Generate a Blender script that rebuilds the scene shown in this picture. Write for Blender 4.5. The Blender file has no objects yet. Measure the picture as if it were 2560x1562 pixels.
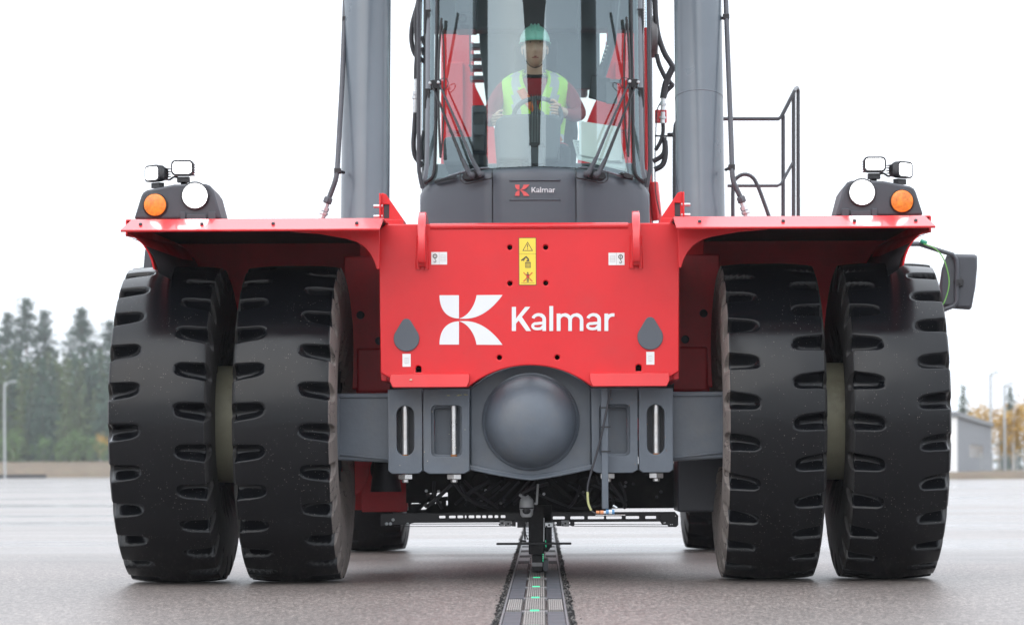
import bpy, bmesh, math, random
from mathutils import Vector, Matrix, noise
import numpy as np

R = math.radians
random.seed(7)
scene = bpy.context.scene
col = scene.collection

# ------------------------------------------------------------------ camera
F = 6591.0          # focal length in photo pixels (photo 2560 wide)
D0 = 13.0           # camera stands 13 m in front of the tyre treads
CX, H = 0.1736, 0.585
VX, VY = 1412.0, 1170.0
ROLL = 0.005
cam_data = bpy.data.cameras.new('camera')
cam = bpy.data.objects.new('camera', cam_data)
col.objects.link(cam)
cam.location = (CX, -D0, H)
cam.rotation_mode = 'XYZ'
cam.rotation_euler = (Matrix.Rotation(math.pi / 2, 4, 'X') @ Matrix.Rotation(-ROLL, 4, 'Z')).to_euler()
cam_data.sensor_width = 36
cam_data.lens = F / 2560 * 36
cam_data.shift_x = -(VX - 1280) / 2560
cam_data.shift_y = (VY - 781) / 2560
cam_data.clip_end = 4000
cam_data.dof.use_dof = True
cam_data.dof.focus_distance = 13.4
cam_data.dof.aperture_fstop = 4.0
scene.camera = cam

# ------------------------------------------------------------------ sky, sun, exposure
world = bpy.data.worlds.new('World')
scene.world = world
world.use_nodes = True
nt = world.node_tree
nt.nodes.clear()
out = nt.nodes.new('ShaderNodeOutputWorld')
bg = nt.nodes.new('ShaderNodeBackground')
sky = nt.nodes.new('ShaderNodeTexSky')
sky.sky_type = 'NISHITA'
sky.sun_disc = False
sky.sun_elevation = R(38)
sky.sun_rotation = R(200)
sky.air_density = 2.0
sky.dust_density = 6.0
tc = nt.nodes.new('ShaderNodeTexCoord')
sep = nt.nodes.new('ShaderNodeSeparateXYZ')
mr = nt.nodes.new('ShaderNodeMapRange')
mr.inputs['From Min'].default_value = 0.0
mr.inputs['From Max'].default_value = 1.0
mr.inputs['To Min'].default_value = 0.36
mr.inputs['To Max'].default_value = 1.0
cl = nt.nodes.new('ShaderNodeMix'); cl.data_type = 'RGBA'
cl.inputs['A'].default_value = (0, 0, 0, 1)
cl.inputs['B'].default_value = (21.6, 22.8, 24.5, 1)
mx = nt.nodes.new('ShaderNodeMix'); mx.data_type = 'RGBA'
mx.inputs['Factor'].default_value = 0.93
L = nt.links.new
L(tc.outputs['Generated'], sep.inputs[0])
L(sep.outputs['Z'], mr.inputs['Value'])
L(mr.outputs['Result'], cl.inputs['Factor'])
L(sky.outputs[0], mx.inputs['A'])
L(cl.outputs['Result'], mx.inputs['B'])
L(mx.outputs['Result'], bg.inputs['Color'])
bg.inputs['Strength'].default_value = 0.15
L(bg.outputs[0], out.inputs[0])

sun_data = bpy.data.lights.new('sun', 'SUN')
sun_data.energy = 0.7
sun_data.angle = R(50)
sun_data.color = (1, 0.97, 0.93)
sun = bpy.data.objects.new('sun', sun_data)
col.objects.link(sun)
sun.rotation_euler = (R(52), 0, R(-20))

scene.view_settings.view_transform = 'Standard'
scene.view_settings.look = 'None'
scene.view_settings.gamma = 1
scene.view_settings.exposure = 0
scene.view_settings.use_curve_mapping = False
scene.render.engine = 'CYCLES'
scene.cycles.max_bounces = 8
scene.cycles.transparent_max_bounces = 16
scene.cycles.volume_bounces = 0
scene.cycles.use_denoising = True


# ------------------------------------------------------------------ helpers
def S(Y):
    return F / (D0 + Y)


def P(px, py, Y):
    """World point that stands at depth Y and is seen at photo pixel (px, py)."""
    ux = px - (py - 781) * ROLL
    uy = py + (px - 1280) * ROLL
    s = S(Y)
    return Vector(((ux - VX) / s + CX, Y, H - (uy - VY) / s))


def XZ(px, py, Y):
    p = P(px, py, Y)
    return (p.x, p.z)


def smooth_path(pts, n=6):
    pts = [Vector(p) for p in pts]
    if len(pts) < 3:
        return pts
    res = []
    for i in range(len(pts) - 1):
        p0 = pts[max(i - 1, 0)]; p1 = pts[i]; p2 = pts[i + 1]; p3 = pts[min(i + 2, len(pts) - 1)]
        for k in range(n):
            t = k / n
            res.append(0.5 * ((2 * p1) + (p2 - p0) * t + (2 * p0 - 5 * p1 + 4 * p2 - p3) * t * t + (3 * p1 - p0 - 3 * p2 + p3) * t ** 3))
    res.append(pts[-1])
    return res


class MB:
    """Collects faces with material numbers; build() links them as ONE mesh object."""
    def __init__(s):
        s.v = []; s.f = []; s.m = []; s.mi = 0

    def add(s, v, f):
        b = len(s.v)
        s.v += [tuple(p) for p in v]
        for q in f:
            s.f.append(tuple(b + i for i in q)); s.m.append(s.mi)
        return s

    def box(s, x0, x1, y0, y1, z0, z1, M=None):
        v = [(x0, y0, z0), (x1, y0, z0), (x1, y1, z0), (x0, y1, z0), (x0, y0, z1), (x1, y0, z1), (x1, y1, z1), (x0, y1, z1)]
        if M is not None:
            v = [M @ Vector(p) for p in v]
        return s.add(v, [(0, 3, 2, 1), (4, 5, 6, 7), (0, 1, 5, 4), (1, 2, 6, 5), (2, 3, 7, 6), (3, 0, 4, 7)])

    def prism(s, poly, y0, y1):
        n = len(poly)
        v = [(x, y0, z) for x, z in poly] + [(x, y1, z) for x, z in poly]
        f = [tuple(range(n)), tuple(range(2 * n - 1, n - 1, -1))]
        f += [(i, (i + 1) % n, n + (i + 1) % n, n + i) for i in range(n)]
        return s.add(v, f)

    def prism_x(s, poly, x0, x1):
        n = len(poly)
        v = [(x0, y, z) for y, z in poly] + [(x1, y, z) for y, z in poly]
        f = [tuple(range(n)), tuple(range(2 * n - 1, n - 1, -1))]
        f += [(i, (i + 1) % n, n + (i + 1) % n, n + i) for i in range(n)]
        return s.add(v, f)

    def loft(s, a, b):
        n = len(a)
        f = [tuple(range(n)), tuple(range(2 * n - 1, n - 1, -1))]
        f += [(i, (i + 1) % n, n + (i + 1) % n, n + i) for i in range(n)]
        return s.add(list(a) + list(b), f)

    def tube(s, pts, r, n=8, smooth=0, cap=True, flat=1.0):
        pts = smooth_path(pts, smooth) if smooth else [Vector(p) for p in pts]
        rs = r if isinstance(r, (list, tuple)) else [r] * len(pts)
        if len(rs) != len(pts):
            rs = [rs[0] + (rs[-1] - rs[0]) * i / (len(pts) - 1) for i in range(len(pts))]
        t = (pts[1] - pts[0]).normalized()
        u = t.cross(Vector((0, 1, 0)))
        if u.length < 1e-3:
            u = t.cross(Vector((1, 0, 0)))
        u.normalize()
        v = []
        for i, p in enumerate(pts):
            a = pts[min(i + 1, len(pts) - 1)] - pts[max(i - 1, 0)]
            if a.length > 1e-9:
                t = a.normalized()
            u = (u - t * u.dot(t)).normalized()
            w = t.cross(u)
            for k in range(n):
                c = 2 * math.pi * k / n
                v.append(p + (u * math.cos(c) + w * math.sin(c) * flat) * rs[i])
        f = []
        for i in range(len(pts) - 1):
            for k in range(n):
                f.append((i * n + k, i * n + (k + 1) % n, (i + 1) * n + (k + 1) % n, (i + 1) * n + k))
        if cap:
            f.append(tuple(range(n))); f.append(tuple(range(len(v) - 1, len(v) - n - 1, -1)))
        return s.add(v, f)

    def cyl(s, p0, p1, r, r1=None, n=16):
        return s.tube([p0, p1], [r, r if r1 is None else r1], n)

    def lathe(s, c, axis, prof, n=32, cap0=True, cap1=True):
        c = Vector(c); a = Vector(axis).normalized()
        u = a.cross(Vector((0, 0, 1)))
        if u.length < 1e-3:
            u = a.cross(Vector((1, 0, 0)))
        u.normalize(); w = a.cross(u)
        v = []
        for r, h in prof:
            for k in range(n):
                t = 2 * math.pi * k / n
                v.append(c + a * h + (u * math.cos(t) + w * math.sin(t)) * r)
        f = []
        for i in range(len(prof) - 1):
            for k in range(n):
                f.append((i * n + k, i * n + (k + 1) % n, (i + 1) * n + (k + 1) % n, (i + 1) * n + k))
        if cap0:
            f.append(tuple(range(n)))
        if cap1:
            f.append(tuple(range(len(v) - 1, len(v) - n - 1, -1)))
        return s.add(v, f)

    def ball(s, c, r, n=10, sc=(1, 1, 1), M=None):
        v = []; f = []
        c = Vector(c)
        for i in range(n + 1):
            th = math.pi * i / n
            for k in range(2 * n):
                ph = math.pi * k / n
                p = Vector((math.sin(th) * math.cos(ph) * sc[0], math.sin(th) * math.sin(ph) * sc[1], math.cos(th) * sc[2])) * r
                v.append(c + (M @ p if M is not None else p))
        for i in range(n):
            for k in range(2 * n):
                f.append((i * 2 * n + k, (i + 1) * 2 * n + k, (i + 1) * 2 * n + (k + 1) % (2 * n), i * 2 * n + (k + 1) % (2 * n)))
        return s.add(v, f)

    def grid(s, rows):
        m = len(rows[0]); v = [p for r in rows for p in r]
        f = [(i * m + k, i * m + k + 1, (i + 1) * m + k + 1, (i + 1) * m + k) for i in range(len(rows) - 1) for k in range(m - 1)]
        return s.add(v, f)

    def mesh(s, name, mats, ang=38, flat=False, weld=True):
        me = bpy.data.meshes.new(name)
        me.from_pydata(s.v, [], s.f)
        for m in (mats if isinstance(mats, (list, tuple)) else [mats]):
            me.materials.append(m)
        me.polygons.foreach_set('material_index', s.m)
        finish(me, ang, flat, weld)
        return me

    def build(s, name, mats, parent=None, label=None, bevel=0, seg=2, ang=38, flat=False, weld=True, solid=0):
        o = link(name, s.mesh(name, mats, ang, flat, weld), parent, label)
        if solid:
            m = o.modifiers.new('thick', 'SOLIDIFY'); m.thickness = solid; m.offset = 0
        if bevel:
            add_bevel(o, bevel, seg)
        return o


def finish(me, ang=38, flat=False, weld=True):
    bm = bmesh.new(); bm.from_mesh(me)
    if weld:
        bmesh.ops.remove_doubles(bm, verts=bm.verts, dist=1e-5)
    bmesh.ops.recalc_face_normals(bm, faces=bm.faces)
    bm.to_mesh(me); bm.free()
    if not flat:
        me.polygons.foreach_set('use_smooth', [True] * len(me.polygons))
        me.set_sharp_from_angle(angle=R(ang))
    me.update()


def add_bevel(o, w, seg=2):
    m = o.modifiers.new('bevel', 'BEVEL')
    m.width = w; m.segments = seg; m.limit_method = 'ANGLE'; m.angle_limit = R(40); m.harden_normals = False
    m.use_clamp_overlap = True


def link(name, me, parent=None, label=None):
    o = bpy.data.objects.new(name, me)
    col.objects.link(o)
    if parent is not None:
        o.parent = parent
    if label:
        o['label'] = label
    return o


def thing(name, label, cat, loc=(0, 0, 0), rz=0, group=None):
    o = bpy.data.objects.new(name, None)
    col.objects.link(o)
    o.location = loc; o.rotation_euler = (0, 0, rz)
    o.empty_display_size = 0.2
    o['label'] = label; o['category'] = cat
    if group:
        o['group'] = group
    return o


def curve_mesh(loops, t, bev):
    """Flat plate with holes in the XY plane (z = 0 .. t toward +z front)."""
    cu = bpy.data.curves.new('tmp', 'CURVE')
    cu.dimensions = '2D'; cu.fill_mode = 'BOTH'
    for lp in loops:
        sp = cu.splines.new('POLY')
        sp.points.add(len(lp) - 1)
        for i, (x, y) in enumerate(lp):
            sp.points[i].co = (x, y, 0, 1)
        sp.use_cyclic_u = True
    cu.extrude = max(t / 2 - bev, 1e-5)
    cu.bevel_depth = bev; cu.bevel_resolution = 1
    cu.offset = -bev
    ob = bpy.data.objects.new('tmp', cu)
    col.objects.link(ob)
    dg = bpy.context.evaluated_depsgraph_get()
    dg.update()
    me = bpy.data.meshes.new_from_object(ob.evaluated_get(dg))
    bpy.data.objects.remove(ob); bpy.data.curves.remove(cu)
    return me


def plate(name, loops, y, t, mat, parent, bev=0.004, label=None):
    """Plate facing the camera: loops in world (x, z), front face at depth y, t thick."""
    me = curve_mesh(loops, t, bev)
    for v in me.vertices:
        x, yy, zz = v.co
        v.co = (x, y + t / 2 - zz, yy)
    me.name = name
    me.materials.clear(); me.materials.append(mat)
    finish(me, 30, flat=True)
    return link(name, me, parent, label)


def circ(cx, cz, r, n=24, a0=0, a1=2 * math.pi):
    full = abs(a1 - a0 - 2 * math.pi) < 1e-6
    return [(cx + r * math.cos(a0 + (a1 - a0) * i / (n if full else n - 1)), cz + r * math.sin(a0 + (a1 - a0) * i / (n if full else n - 1))) for i in range(n)]


def rrect(x0, x1, z0, z1, r, n=6):
    p = []
    for cx, cz, a in ((x1 - r, z1 - r, 0), (x0 + r, z1 - r, 90), (x0 + r, z0 + r, 180), (x1 - r, z0 + r, 270)):
        for i in range(n):
            t = R(a + 90 * i / (n - 1))
            p.append((cx + r * math.cos(t), cz + r * math.sin(t)))
    return p


def prect(px0, py0, px1, py1, r, Y):
    x0, z1 = XZ(px0, py0, Y); x1, z0 = XZ(px1, py1, Y)
    return rrect(x0, x1, z0, z1, r) if r else [(x0, z0), (x1, z0), (x1, z1), (x0, z1)]


# ------------------------------------------------------------------ materials
def mat(name, c, rough=0.5, metal=0, spec=0.5, coat=0, coat_rough=0.05, var=0.0, vscale=8, rvar=0.0, bump=0.0, bscale=60, dirt=None, dirt_amt=0.5, dscale=3, emit=None, estr=0):
    m = bpy.data.materials.new(name); m.use_nodes = True
    t = m.node_tree; b = t.nodes['Principled BSDF']
    b.inputs['Base Color'].default_value = (*c, 1)
    b.inputs['Roughness'].default_value = rough
    b.inputs['Metallic'].default_value = metal
    b.inputs['Specular IOR Level'].default_value = spec
    b.inputs['Coat Weight'].default_value = coat
    b.inputs['Coat Roughness'].default_value = coat_rough
    if emit:
        b.inputs['Emission Color'].default_value = (*emit, 1)
        b.inputs['Emission Strength'].default_value = estr
    if var or rvar or bump or dirt:
        co = t.nodes.new('ShaderNodeTexCoord')
        src = None
        if var:
            n1 = t.nodes.new('ShaderNodeTexNoise'); n1.inputs['Scale'].default_value = vscale; n1.inputs['Detail'].default_value = 6; n1.inputs['Roughness'].default_value = 0.65
            t.links.new(co.outputs['Object'], n1.inputs['Vector'])
            r1 = t.nodes.new('ShaderNodeMapRange'); r1.inputs['From Min'].default_value = .3; r1.inputs['From Max'].default_value = .7
            r1.inputs['To Min'].default_value = 1 - var; r1.inputs['To Max'].default_value = 1 + var
            t.links.new(n1.outputs['Fac'], r1.inputs['Value'])
            mul = t.nodes.new('ShaderNodeMix'); mul.data_type = 'RGBA'; mul.blend_type = 'MULTIPLY'; mul.inputs['Factor'].default_value = 1
            mul.inputs['A'].default_value = (*c, 1)
            t.links.new(r1.outputs['Result'], mul.inputs['B'])
            src = mul.outputs['Result']
        if dirt:
            n2 = t.nodes.new('ShaderNodeTexNoise'); n2.inputs['Scale'].default_value = dscale; n2.inputs['Detail'].default_value = 8; n2.inputs['Roughness'].default_value = 0.7
            t.links.new(co.outputs['Object'], n2.inputs['Vector'])
            r2 = t.nodes.new('ShaderNodeMapRange'); r2.inputs['From Min'].default_value = .5; r2.inputs['From Max'].default_value = .72
            r2.inputs['To Max'].default_value = dirt_amt
            t.links.new(n2.outputs['Fac'], r2.inputs['Value'])
            dm = t.nodes.new('ShaderNodeMix'); dm.data_type = 'RGBA'
            t.links.new(r2.outputs['Result'], dm.inputs['Factor'])
            if src: t.links.new(src, dm.inputs['A'])
            else: dm.inputs['A'].default_value = (*c, 1)
            dm.inputs['B'].default_value = (*dirt, 1)
            src = dm.outputs['Result']
        if src: t.links.new(src, b.inputs['Base Color'])
        if rvar:
            n3 = t.nodes.new('ShaderNodeTexNoise'); n3.inputs['Scale'].default_value = 5; n3.inputs['Detail'].default_value = 5
            t.links.new(co.outputs['Object'], n3.inputs['Vector'])
            r3 = t.nodes.new('ShaderNodeMapRange'); r3.inputs['From Min'].default_value = .3; r3.inputs['From Max'].default_value = .7
            r3.inputs['To Min'].default_value = max(rough - rvar, .02); r3.inputs['To Max'].default_value = rough + rvar
            t.links.new(n3.outputs['Fac'], r3.inputs['Value']); t.links.new(r3.outputs['Result'], b.inputs['Roughness'])
        if bump:
            n4 = t.nodes.new('ShaderNodeTexNoise'); n4.inputs['Scale'].default_value = bscale; n4.inputs['Detail'].default_value = 4
            t.links.new(co.outputs['Object'], n4.inputs['Vector'])
            bp = t.nodes.new('ShaderNodeBump'); bp.inputs['Strength'].default_value = bump; bp.inputs['Distance'].default_value = .01
            t.links.new(n4.outputs['Fac'], bp.inputs['Height']); t.links.new(bp.outputs['Normal'], b.inputs['Normal'])
    return m


RED = mat('red_paint', (0.62, 0.013, 0.018), 0.38, spec=0.4, coat=0.12, coat_rough=0.12, var=0.07, vscale=3, rvar=0.08, bump=0.05, bscale=90, dirt=(.45, .05, .05), dirt_amt=.25, dscale=2.5)
REDGLOSS = mat('red_gloss_paint', (0.62, 0.012, 0.018), 0.24, spec=0.5, coat=0.5, coat_rough=0.04, var=0.05, vscale=4, bump=0.02, bscale=60)
REDDUST = mat('red_paint_grimy', (0.66, 0.03, 0.04), 0.5, var=0.15, vscale=4, dirt=(.10, .03, .025), dirt_amt=.6, dscale=2, bump=.08, bscale=60)
GREY = mat('grey_paint', (0.097, 0.116, 0.142), 0.40, var=0.13, vscale=5, rvar=.1, bump=0.10, bscale=55, dirt=(.15, .145, .14), dirt_amt=.45, dscale=4)
CYL = mat('cylinder_grey_paint', (0.10, 0.126, 0.150), 0.33, coat=0.3, coat_rough=.15, var=0.06, vscale=3, rvar=.06, bump=.02, bscale=50)
COWL = mat('charcoal_plastic', (0.075, 0.086, 0.104), 0.42, var=0.04, vscale=5, bump=0.03, bscale=300)
COWLTRIM = mat('cowl_trim_plastic', (0.15, 0.165, 0.19), 0.35, var=.04, vscale=5)
DARKGREY = mat('dark_grey_plastic', (0.05, 0.053, 0.064), 0.45, var=0.06, vscale=6, bump=.04, bscale=200)
BLACK = mat('black_plastic', (0.014, 0.014, 0.017), 0.45, var=0.1, vscale=12)
BLACKMATT = mat('black_grime', (0.012, 0.012, 0.013), 0.75, var=0.4, vscale=9, dirt=(.045, .04, .036), dirt_amt=.7, dscale=7, bump=.2, bscale=60)
HOLE = mat('hole_black', (0.004, 0.004, 0.005), 0.9)
HOSE = mat('hose_rubber', (0.028, 0.028, 0.034), 0.5, var=.15, vscale=20)
STEEL = mat('bright_steel', (0.62, 0.62, 0.62), 0.3, metal=0.9, var=0.15, vscale=25, rvar=.1, dirt=(.35, .2, .1), dirt_amt=.3, dscale=8)
ZINC = mat('zinc_plated_steel', (0.6, 0.62, 0.64), 0.35, metal=0.7, var=0.15, vscale=30)
TUBE = mat('painted_tube', (0.06, 0.063, 0.075), 0.4, var=.08, vscale=10)
WHITE = mat('white_vinyl', (0.70, 0.71, 0.74), 0.45, var=0.02, vscale=10)
STICKER = mat('white_sticker', (0.72, 0.73, 0.73), 0.4, var=.03, vscale=30)
YELLOW = mat('yellow_sticker', (0.80, 0.58, 0.06), 0.4, var=.03, vscale=30)
PRINT = mat('black_print', (0.05, 0.045, 0.035), 0.5)
PRINTGREY = mat('grey_print', (0.42, 0.43, 0.43), 0.5)
PRINTRED = mat('red_print', (0.55, 0.03, 0.03), 0.5)
CORAL = mat('coral_vinyl', (0.72, 0.10, 0.10), 0.45)
RUST = mat('orange_rust', (.30, .13, .05), .8, var=.3, vscale=40)
RIM = mat('cream_rim_paint', (0.36, 0.35, 0.25), 0.5, var=.12, vscale=6, dirt=(.12, .11, .08), dirt_amt=.6, dscale=4)
AMBER = mat('amber_lens', (0.72, 0.19, 0.008), 0.25, coat=.5, var=.4, vscale=45, emit=(1, .3, .01), estr=.10)
GLOWLENS = mat('lit_lamp_lens', (0.9, 0.9, 0.9), 0.2, emit=(0.96, 0.98, 1.0), estr=7.0)
CRATE_STEEL = mat('worn_steel_plate', (0.20, 0.20, 0.21), 0.45, metal=.3, var=.15, vscale=15, dirt=(.10, .09, .08), dirt_amt=.5, dscale=6)
TRACKPLATE = mat('grey_track_plate', (0.070, 0.076, 0.088), 0.5, var=.12, vscale=18, rvar=.1, dirt=(.06, .055, .05), dirt_amt=.5, dscale=9, bump=.04, bscale=120)
GRATE = mat('track_grate_bar', (0.30, 0.285, 0.27), 0.5, metal=.2, var=.2, vscale=30)
GRATEDARK = mat('track_grate_bed', (0.07, 0.066, 0.062), 0.7, var=.3, vscale=40)
GREENGLOW = mat('green_track_marker', (0.03, 0.62, 0.30), 0.35, emit=(.03, .9, .42), estr=.6)  # emission added so the green markers look bright; they are no lamps
BITUMEN = mat('black_bitumen', (0.009, 0.0085, 0.0085), 0.9, spec=.1, var=.5, vscale=40, dirt=(.10, .095, .09), dirt_amt=.5, dscale=60, bump=.6, bscale=90)
ORANGE = mat('orange_paint', (0.7, 0.16, 0.02), 0.45)
BLUE = mat('blue_plastic', (0.10, 0.25, 0.45), 0.4)
COPPER = mat('copper_fitting', (0.6, 0.25, 0.12), 0.35, metal=.6)
PTZ = mat('light_grey_casing', (0.36, 0.37, 0.38), 0.4, var=.04, vscale=10)
GREENCABLE = mat('green_cable', (0.15, 0.42, 0.08), 0.4)
YELLOWCABLE = mat('yellow_cable', (0.42, 0.43, 0.20), 0.4)
SEAT = mat('seat_fabric', (0.03, 0.032, 0.037), 0.8, var=.15, vscale=40)
INTERIOR = mat('cab_interior_grey', (0.10, 0.105, 0.115), 0.6, var=.06, vscale=10)
LAPTOP = mat('silver_laptop', (0.66, 0.68, 0.68), 0.4)
SCREENWHITE = mat('laptop_lid', (0.78, 0.80, 0.80), 0.35)


def glass_mat(name, tint, ior=1.75, rough=0.0):
    m = bpy.data.materials.new(name); m.use_nodes = True
    t = m.node_tree; t.nodes.clear()
    o = t.nodes.new('ShaderNodeOutputMaterial')
    tr = t.nodes.new('ShaderNodeBsdfTransparent'); tr.inputs[0].default_value = (*tint, 1)
    gl = t.nodes.new('ShaderNodeBsdfGlossy'); gl.inputs['Roughness'].default_value = rough
    gl.inputs[0].default_value = (.76, .92, 1.0, 1)
    lw = t.nodes.new('ShaderNodeLayerWeight'); lw.inputs['Blend'].default_value = .5
    pw = t.nodes.new('ShaderNodeMath'); pw.operation = 'POWER'; pw.inputs[1].default_value = 5
    fr = t.nodes.new('ShaderNodeMapRange'); fr.inputs['To Min'].default_value = ((ior - 1) / (ior + 1)) ** 2
    t.links.new(lw.outputs['Facing'], pw.inputs[0]); t.links.new(pw.outputs[0], fr.inputs['Value'])
    mi = t.nodes.new('ShaderNodeMixShader')
    t.links.new(fr.outputs[0], mi.inputs[0]); t.links.new(tr.outputs[0], mi.inputs[1]); t.links.new(gl.outputs[0], mi.inputs[2])
    t.links.new(mi.outputs[0], o.inputs[0])
    return m


GLASS = glass_mat('tinted_windscreen_glass', (0.78, 0.89, 0.86), 2.05)
SIDEGLASS = glass_mat('tinted_side_glass', (0.74, 0.84, 0.82), 1.5)


def tyre_mats():
    m = bpy.data.materials.new('wet_tyre_rubber'); m.use_nodes = True
    t = m.node_tree; b = t.nodes['Principled BSDF']
    co = t.nodes.new('ShaderNodeTexCoord')
    vo = t.nodes.new('ShaderNodeTexVoronoi'); vo.inputs['Scale'].default_value = 95
    t.links.new(co.outputs['Object'], vo.inputs['Vector'])
    lt = t.nodes.new('ShaderNodeMath'); lt.operation = 'LESS_THAN'; lt.inputs[1].default_value = 0.17
    t.links.new(vo.outputs['Distance'], lt.inputs[0])
    wn = t.nodes.new('ShaderNodeSeparateColor')
    t.links.new(vo.outputs['Color'], wn.inputs[0])
    gt = t.nodes.new('ShaderNodeMath'); gt.operation = 'GREATER_THAN'; gt.inputs[1].default_value = 0.74
    t.links.new(wn.outputs[0], gt.inputs[0])
    n0 = t.nodes.new('ShaderNodeTexNoise'); n0.inputs['Scale'].default_value = 5; n0.inputs['Detail'].default_value = 3
    t.links.new(co.outputs['Object'], n0.inputs['Vector'])
    g2 = t.nodes.new('ShaderNodeMapRange'); g2.inputs['From Min'].default_value = .42; g2.inputs['From Max'].default_value = .62
    t.links.new(n0.outputs['Fac'], g2.inputs['Value'])
    mu = t.nodes.new('ShaderNodeMath'); mu.operation = 'MULTIPLY'
    t.links.new(lt.outputs[0], mu.inputs[0]); t.links.new(gt.outputs[0], mu.inputs[1])
    mu2 = t.nodes.new('ShaderNodeMath'); mu2.operation = 'MULTIPLY'
    t.links.new(mu.outputs[0], mu2.inputs[0]); t.links.new(g2.outputs[0], mu2.inputs[1])
    mxc = t.nodes.new('ShaderNodeMix'); mxc.data_type = 'RGBA'
    mxc.inputs['A'].default_value = (0.0036, 0.0040, 0.0054, 1); mxc.inputs['B'].default_value = (0.17, 0.15, 0.13, 1)
    t.links.new(mu2.outputs[0], mxc.inputs['Factor'])
    t.links.new(mxc.outputs['Result'], b.inputs['Base Color'])
    n1 = t.nodes.new('ShaderNodeTexNoise'); n1.inputs['Scale'].default_value = 7; n1.inputs['Detail'].default_value = 6
    t.links.new(co.outputs['Object'], n1.inputs['Vector'])
    r1 = t.nodes.new('ShaderNodeMapRange'); r1.inputs['From Min'].default_value = .3; r1.inputs['From Max'].default_value = .7; r1.inputs['To Min'].default_value = .14; r1.inputs['To Max'].default_value = .27
    t.links.new(n1.outputs['Fac'], r1.inputs['Value']); t.links.new(r1.outputs['Result'], b.inputs['Roughness'])
    b.inputs['Specular IOR Level'].default_value = 0.28
    n2 = t.nodes.new('ShaderNodeTexNoise'); n2.inputs['Scale'].default_value = 140; n2.inputs['Detail'].default_value = 3
    t.links.new(co.outputs['Object'], n2.inputs['Vector'])
    bp = t.nodes.new('ShaderNodeBump'); bp.inputs['Strength'].default_value = .05; bp.inputs['Distance'].default_value = .002
    t.links.new(n2.outputs['Fac'], bp.inputs['Height']); t.links.new(bp.outputs['Normal'], b.inputs['Normal'])
    # dusty sidewall with cracks
    q = bpy.data.materials.new('dusty_tyre_sidewall'); q.use_nodes = True
    t = q.node_tree; b = t.nodes['Principled BSDF']
    co = t.nodes.new('ShaderNodeTexCoord')
    vo = t.nodes.new('ShaderNodeTexVoronoi'); vo.feature = 'DISTANCE_TO_EDGE'; vo.inputs['Scale'].default_value = 9
    nz = t.nodes.new('ShaderNodeTexNoise'); nz.inputs['Scale'].default_value = 6
    t.links.new(co.outputs['Object'], nz.inputs['Vector'])
    av = t.nodes.new('ShaderNodeMix'); av.data_type = 'RGBA'; av.blend_type = 'LINEAR_LIGHT'; av.inputs['Factor'].default_value = .12
    t.links.new(co.outputs['Object'], av.inputs['A']); t.links.new(nz.outputs['Color'], av.inputs['B'])
    t.links.new(av.outputs['Result'], vo.inputs['Vector'])
    cr = t.nodes.new('ShaderNodeMapRange'); cr.inputs['From Min'].default_value = 0.002; cr.inputs['From Max'].default_value = .016
    t.links.new(vo.outputs['Distance'], cr.inputs['Value'])
    n3 = t.nodes.new('ShaderNodeTexNoise'); n3.inputs['Scale'].default_value = 4; n3.inputs['Detail'].default_value = 8
    t.links.new(co.outputs['Object'], n3.inputs['Vector'])
    c1 = t.nodes.new('ShaderNodeMix'); c1.data_type = 'RGBA'
    c1.inputs['A'].default_value = (.085, .075, .07, 1); c1.inputs['B'].default_value = (.24, .205, .185, 1)
    t.links.new(n3.outputs['Fac'], c1.inputs['Factor'])
    c2 = t.nodes.new('ShaderNodeMix'); c2.data_type = 'RGBA'; c2.inputs['A'].default_value = (.015, .014, .014, 1)
    t.links.new(c1.outputs['Result'], c2.inputs['B']); t.links.new(cr.outputs['Result'], c2.inputs['Factor'])
    t.links.new(c2.outputs['Result'], b.inputs['Base Color'])
    b.inputs['Roughness'].default_value = .75
    bp = t.nodes.new('ShaderNodeBump'); bp.inputs['Strength'].default_value = .5; bp.inputs['Distance'].default_value = .01
    t.links.new(cr.outputs['Result'], bp.inputs['Height']); t.links.new(bp.outputs['Normal'], b.inputs['Normal'])
    return m, q


RUBBER, SIDEWALL = tyre_mats()
SIDEBLACK = mat('shaded_black_sidewall', (.02, .019, .019), .6, var=.3, vscale=12, bump=.4, bscale=30, dirt=(.05, .045, .04), dirt_amt=.5, dscale=6)


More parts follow.
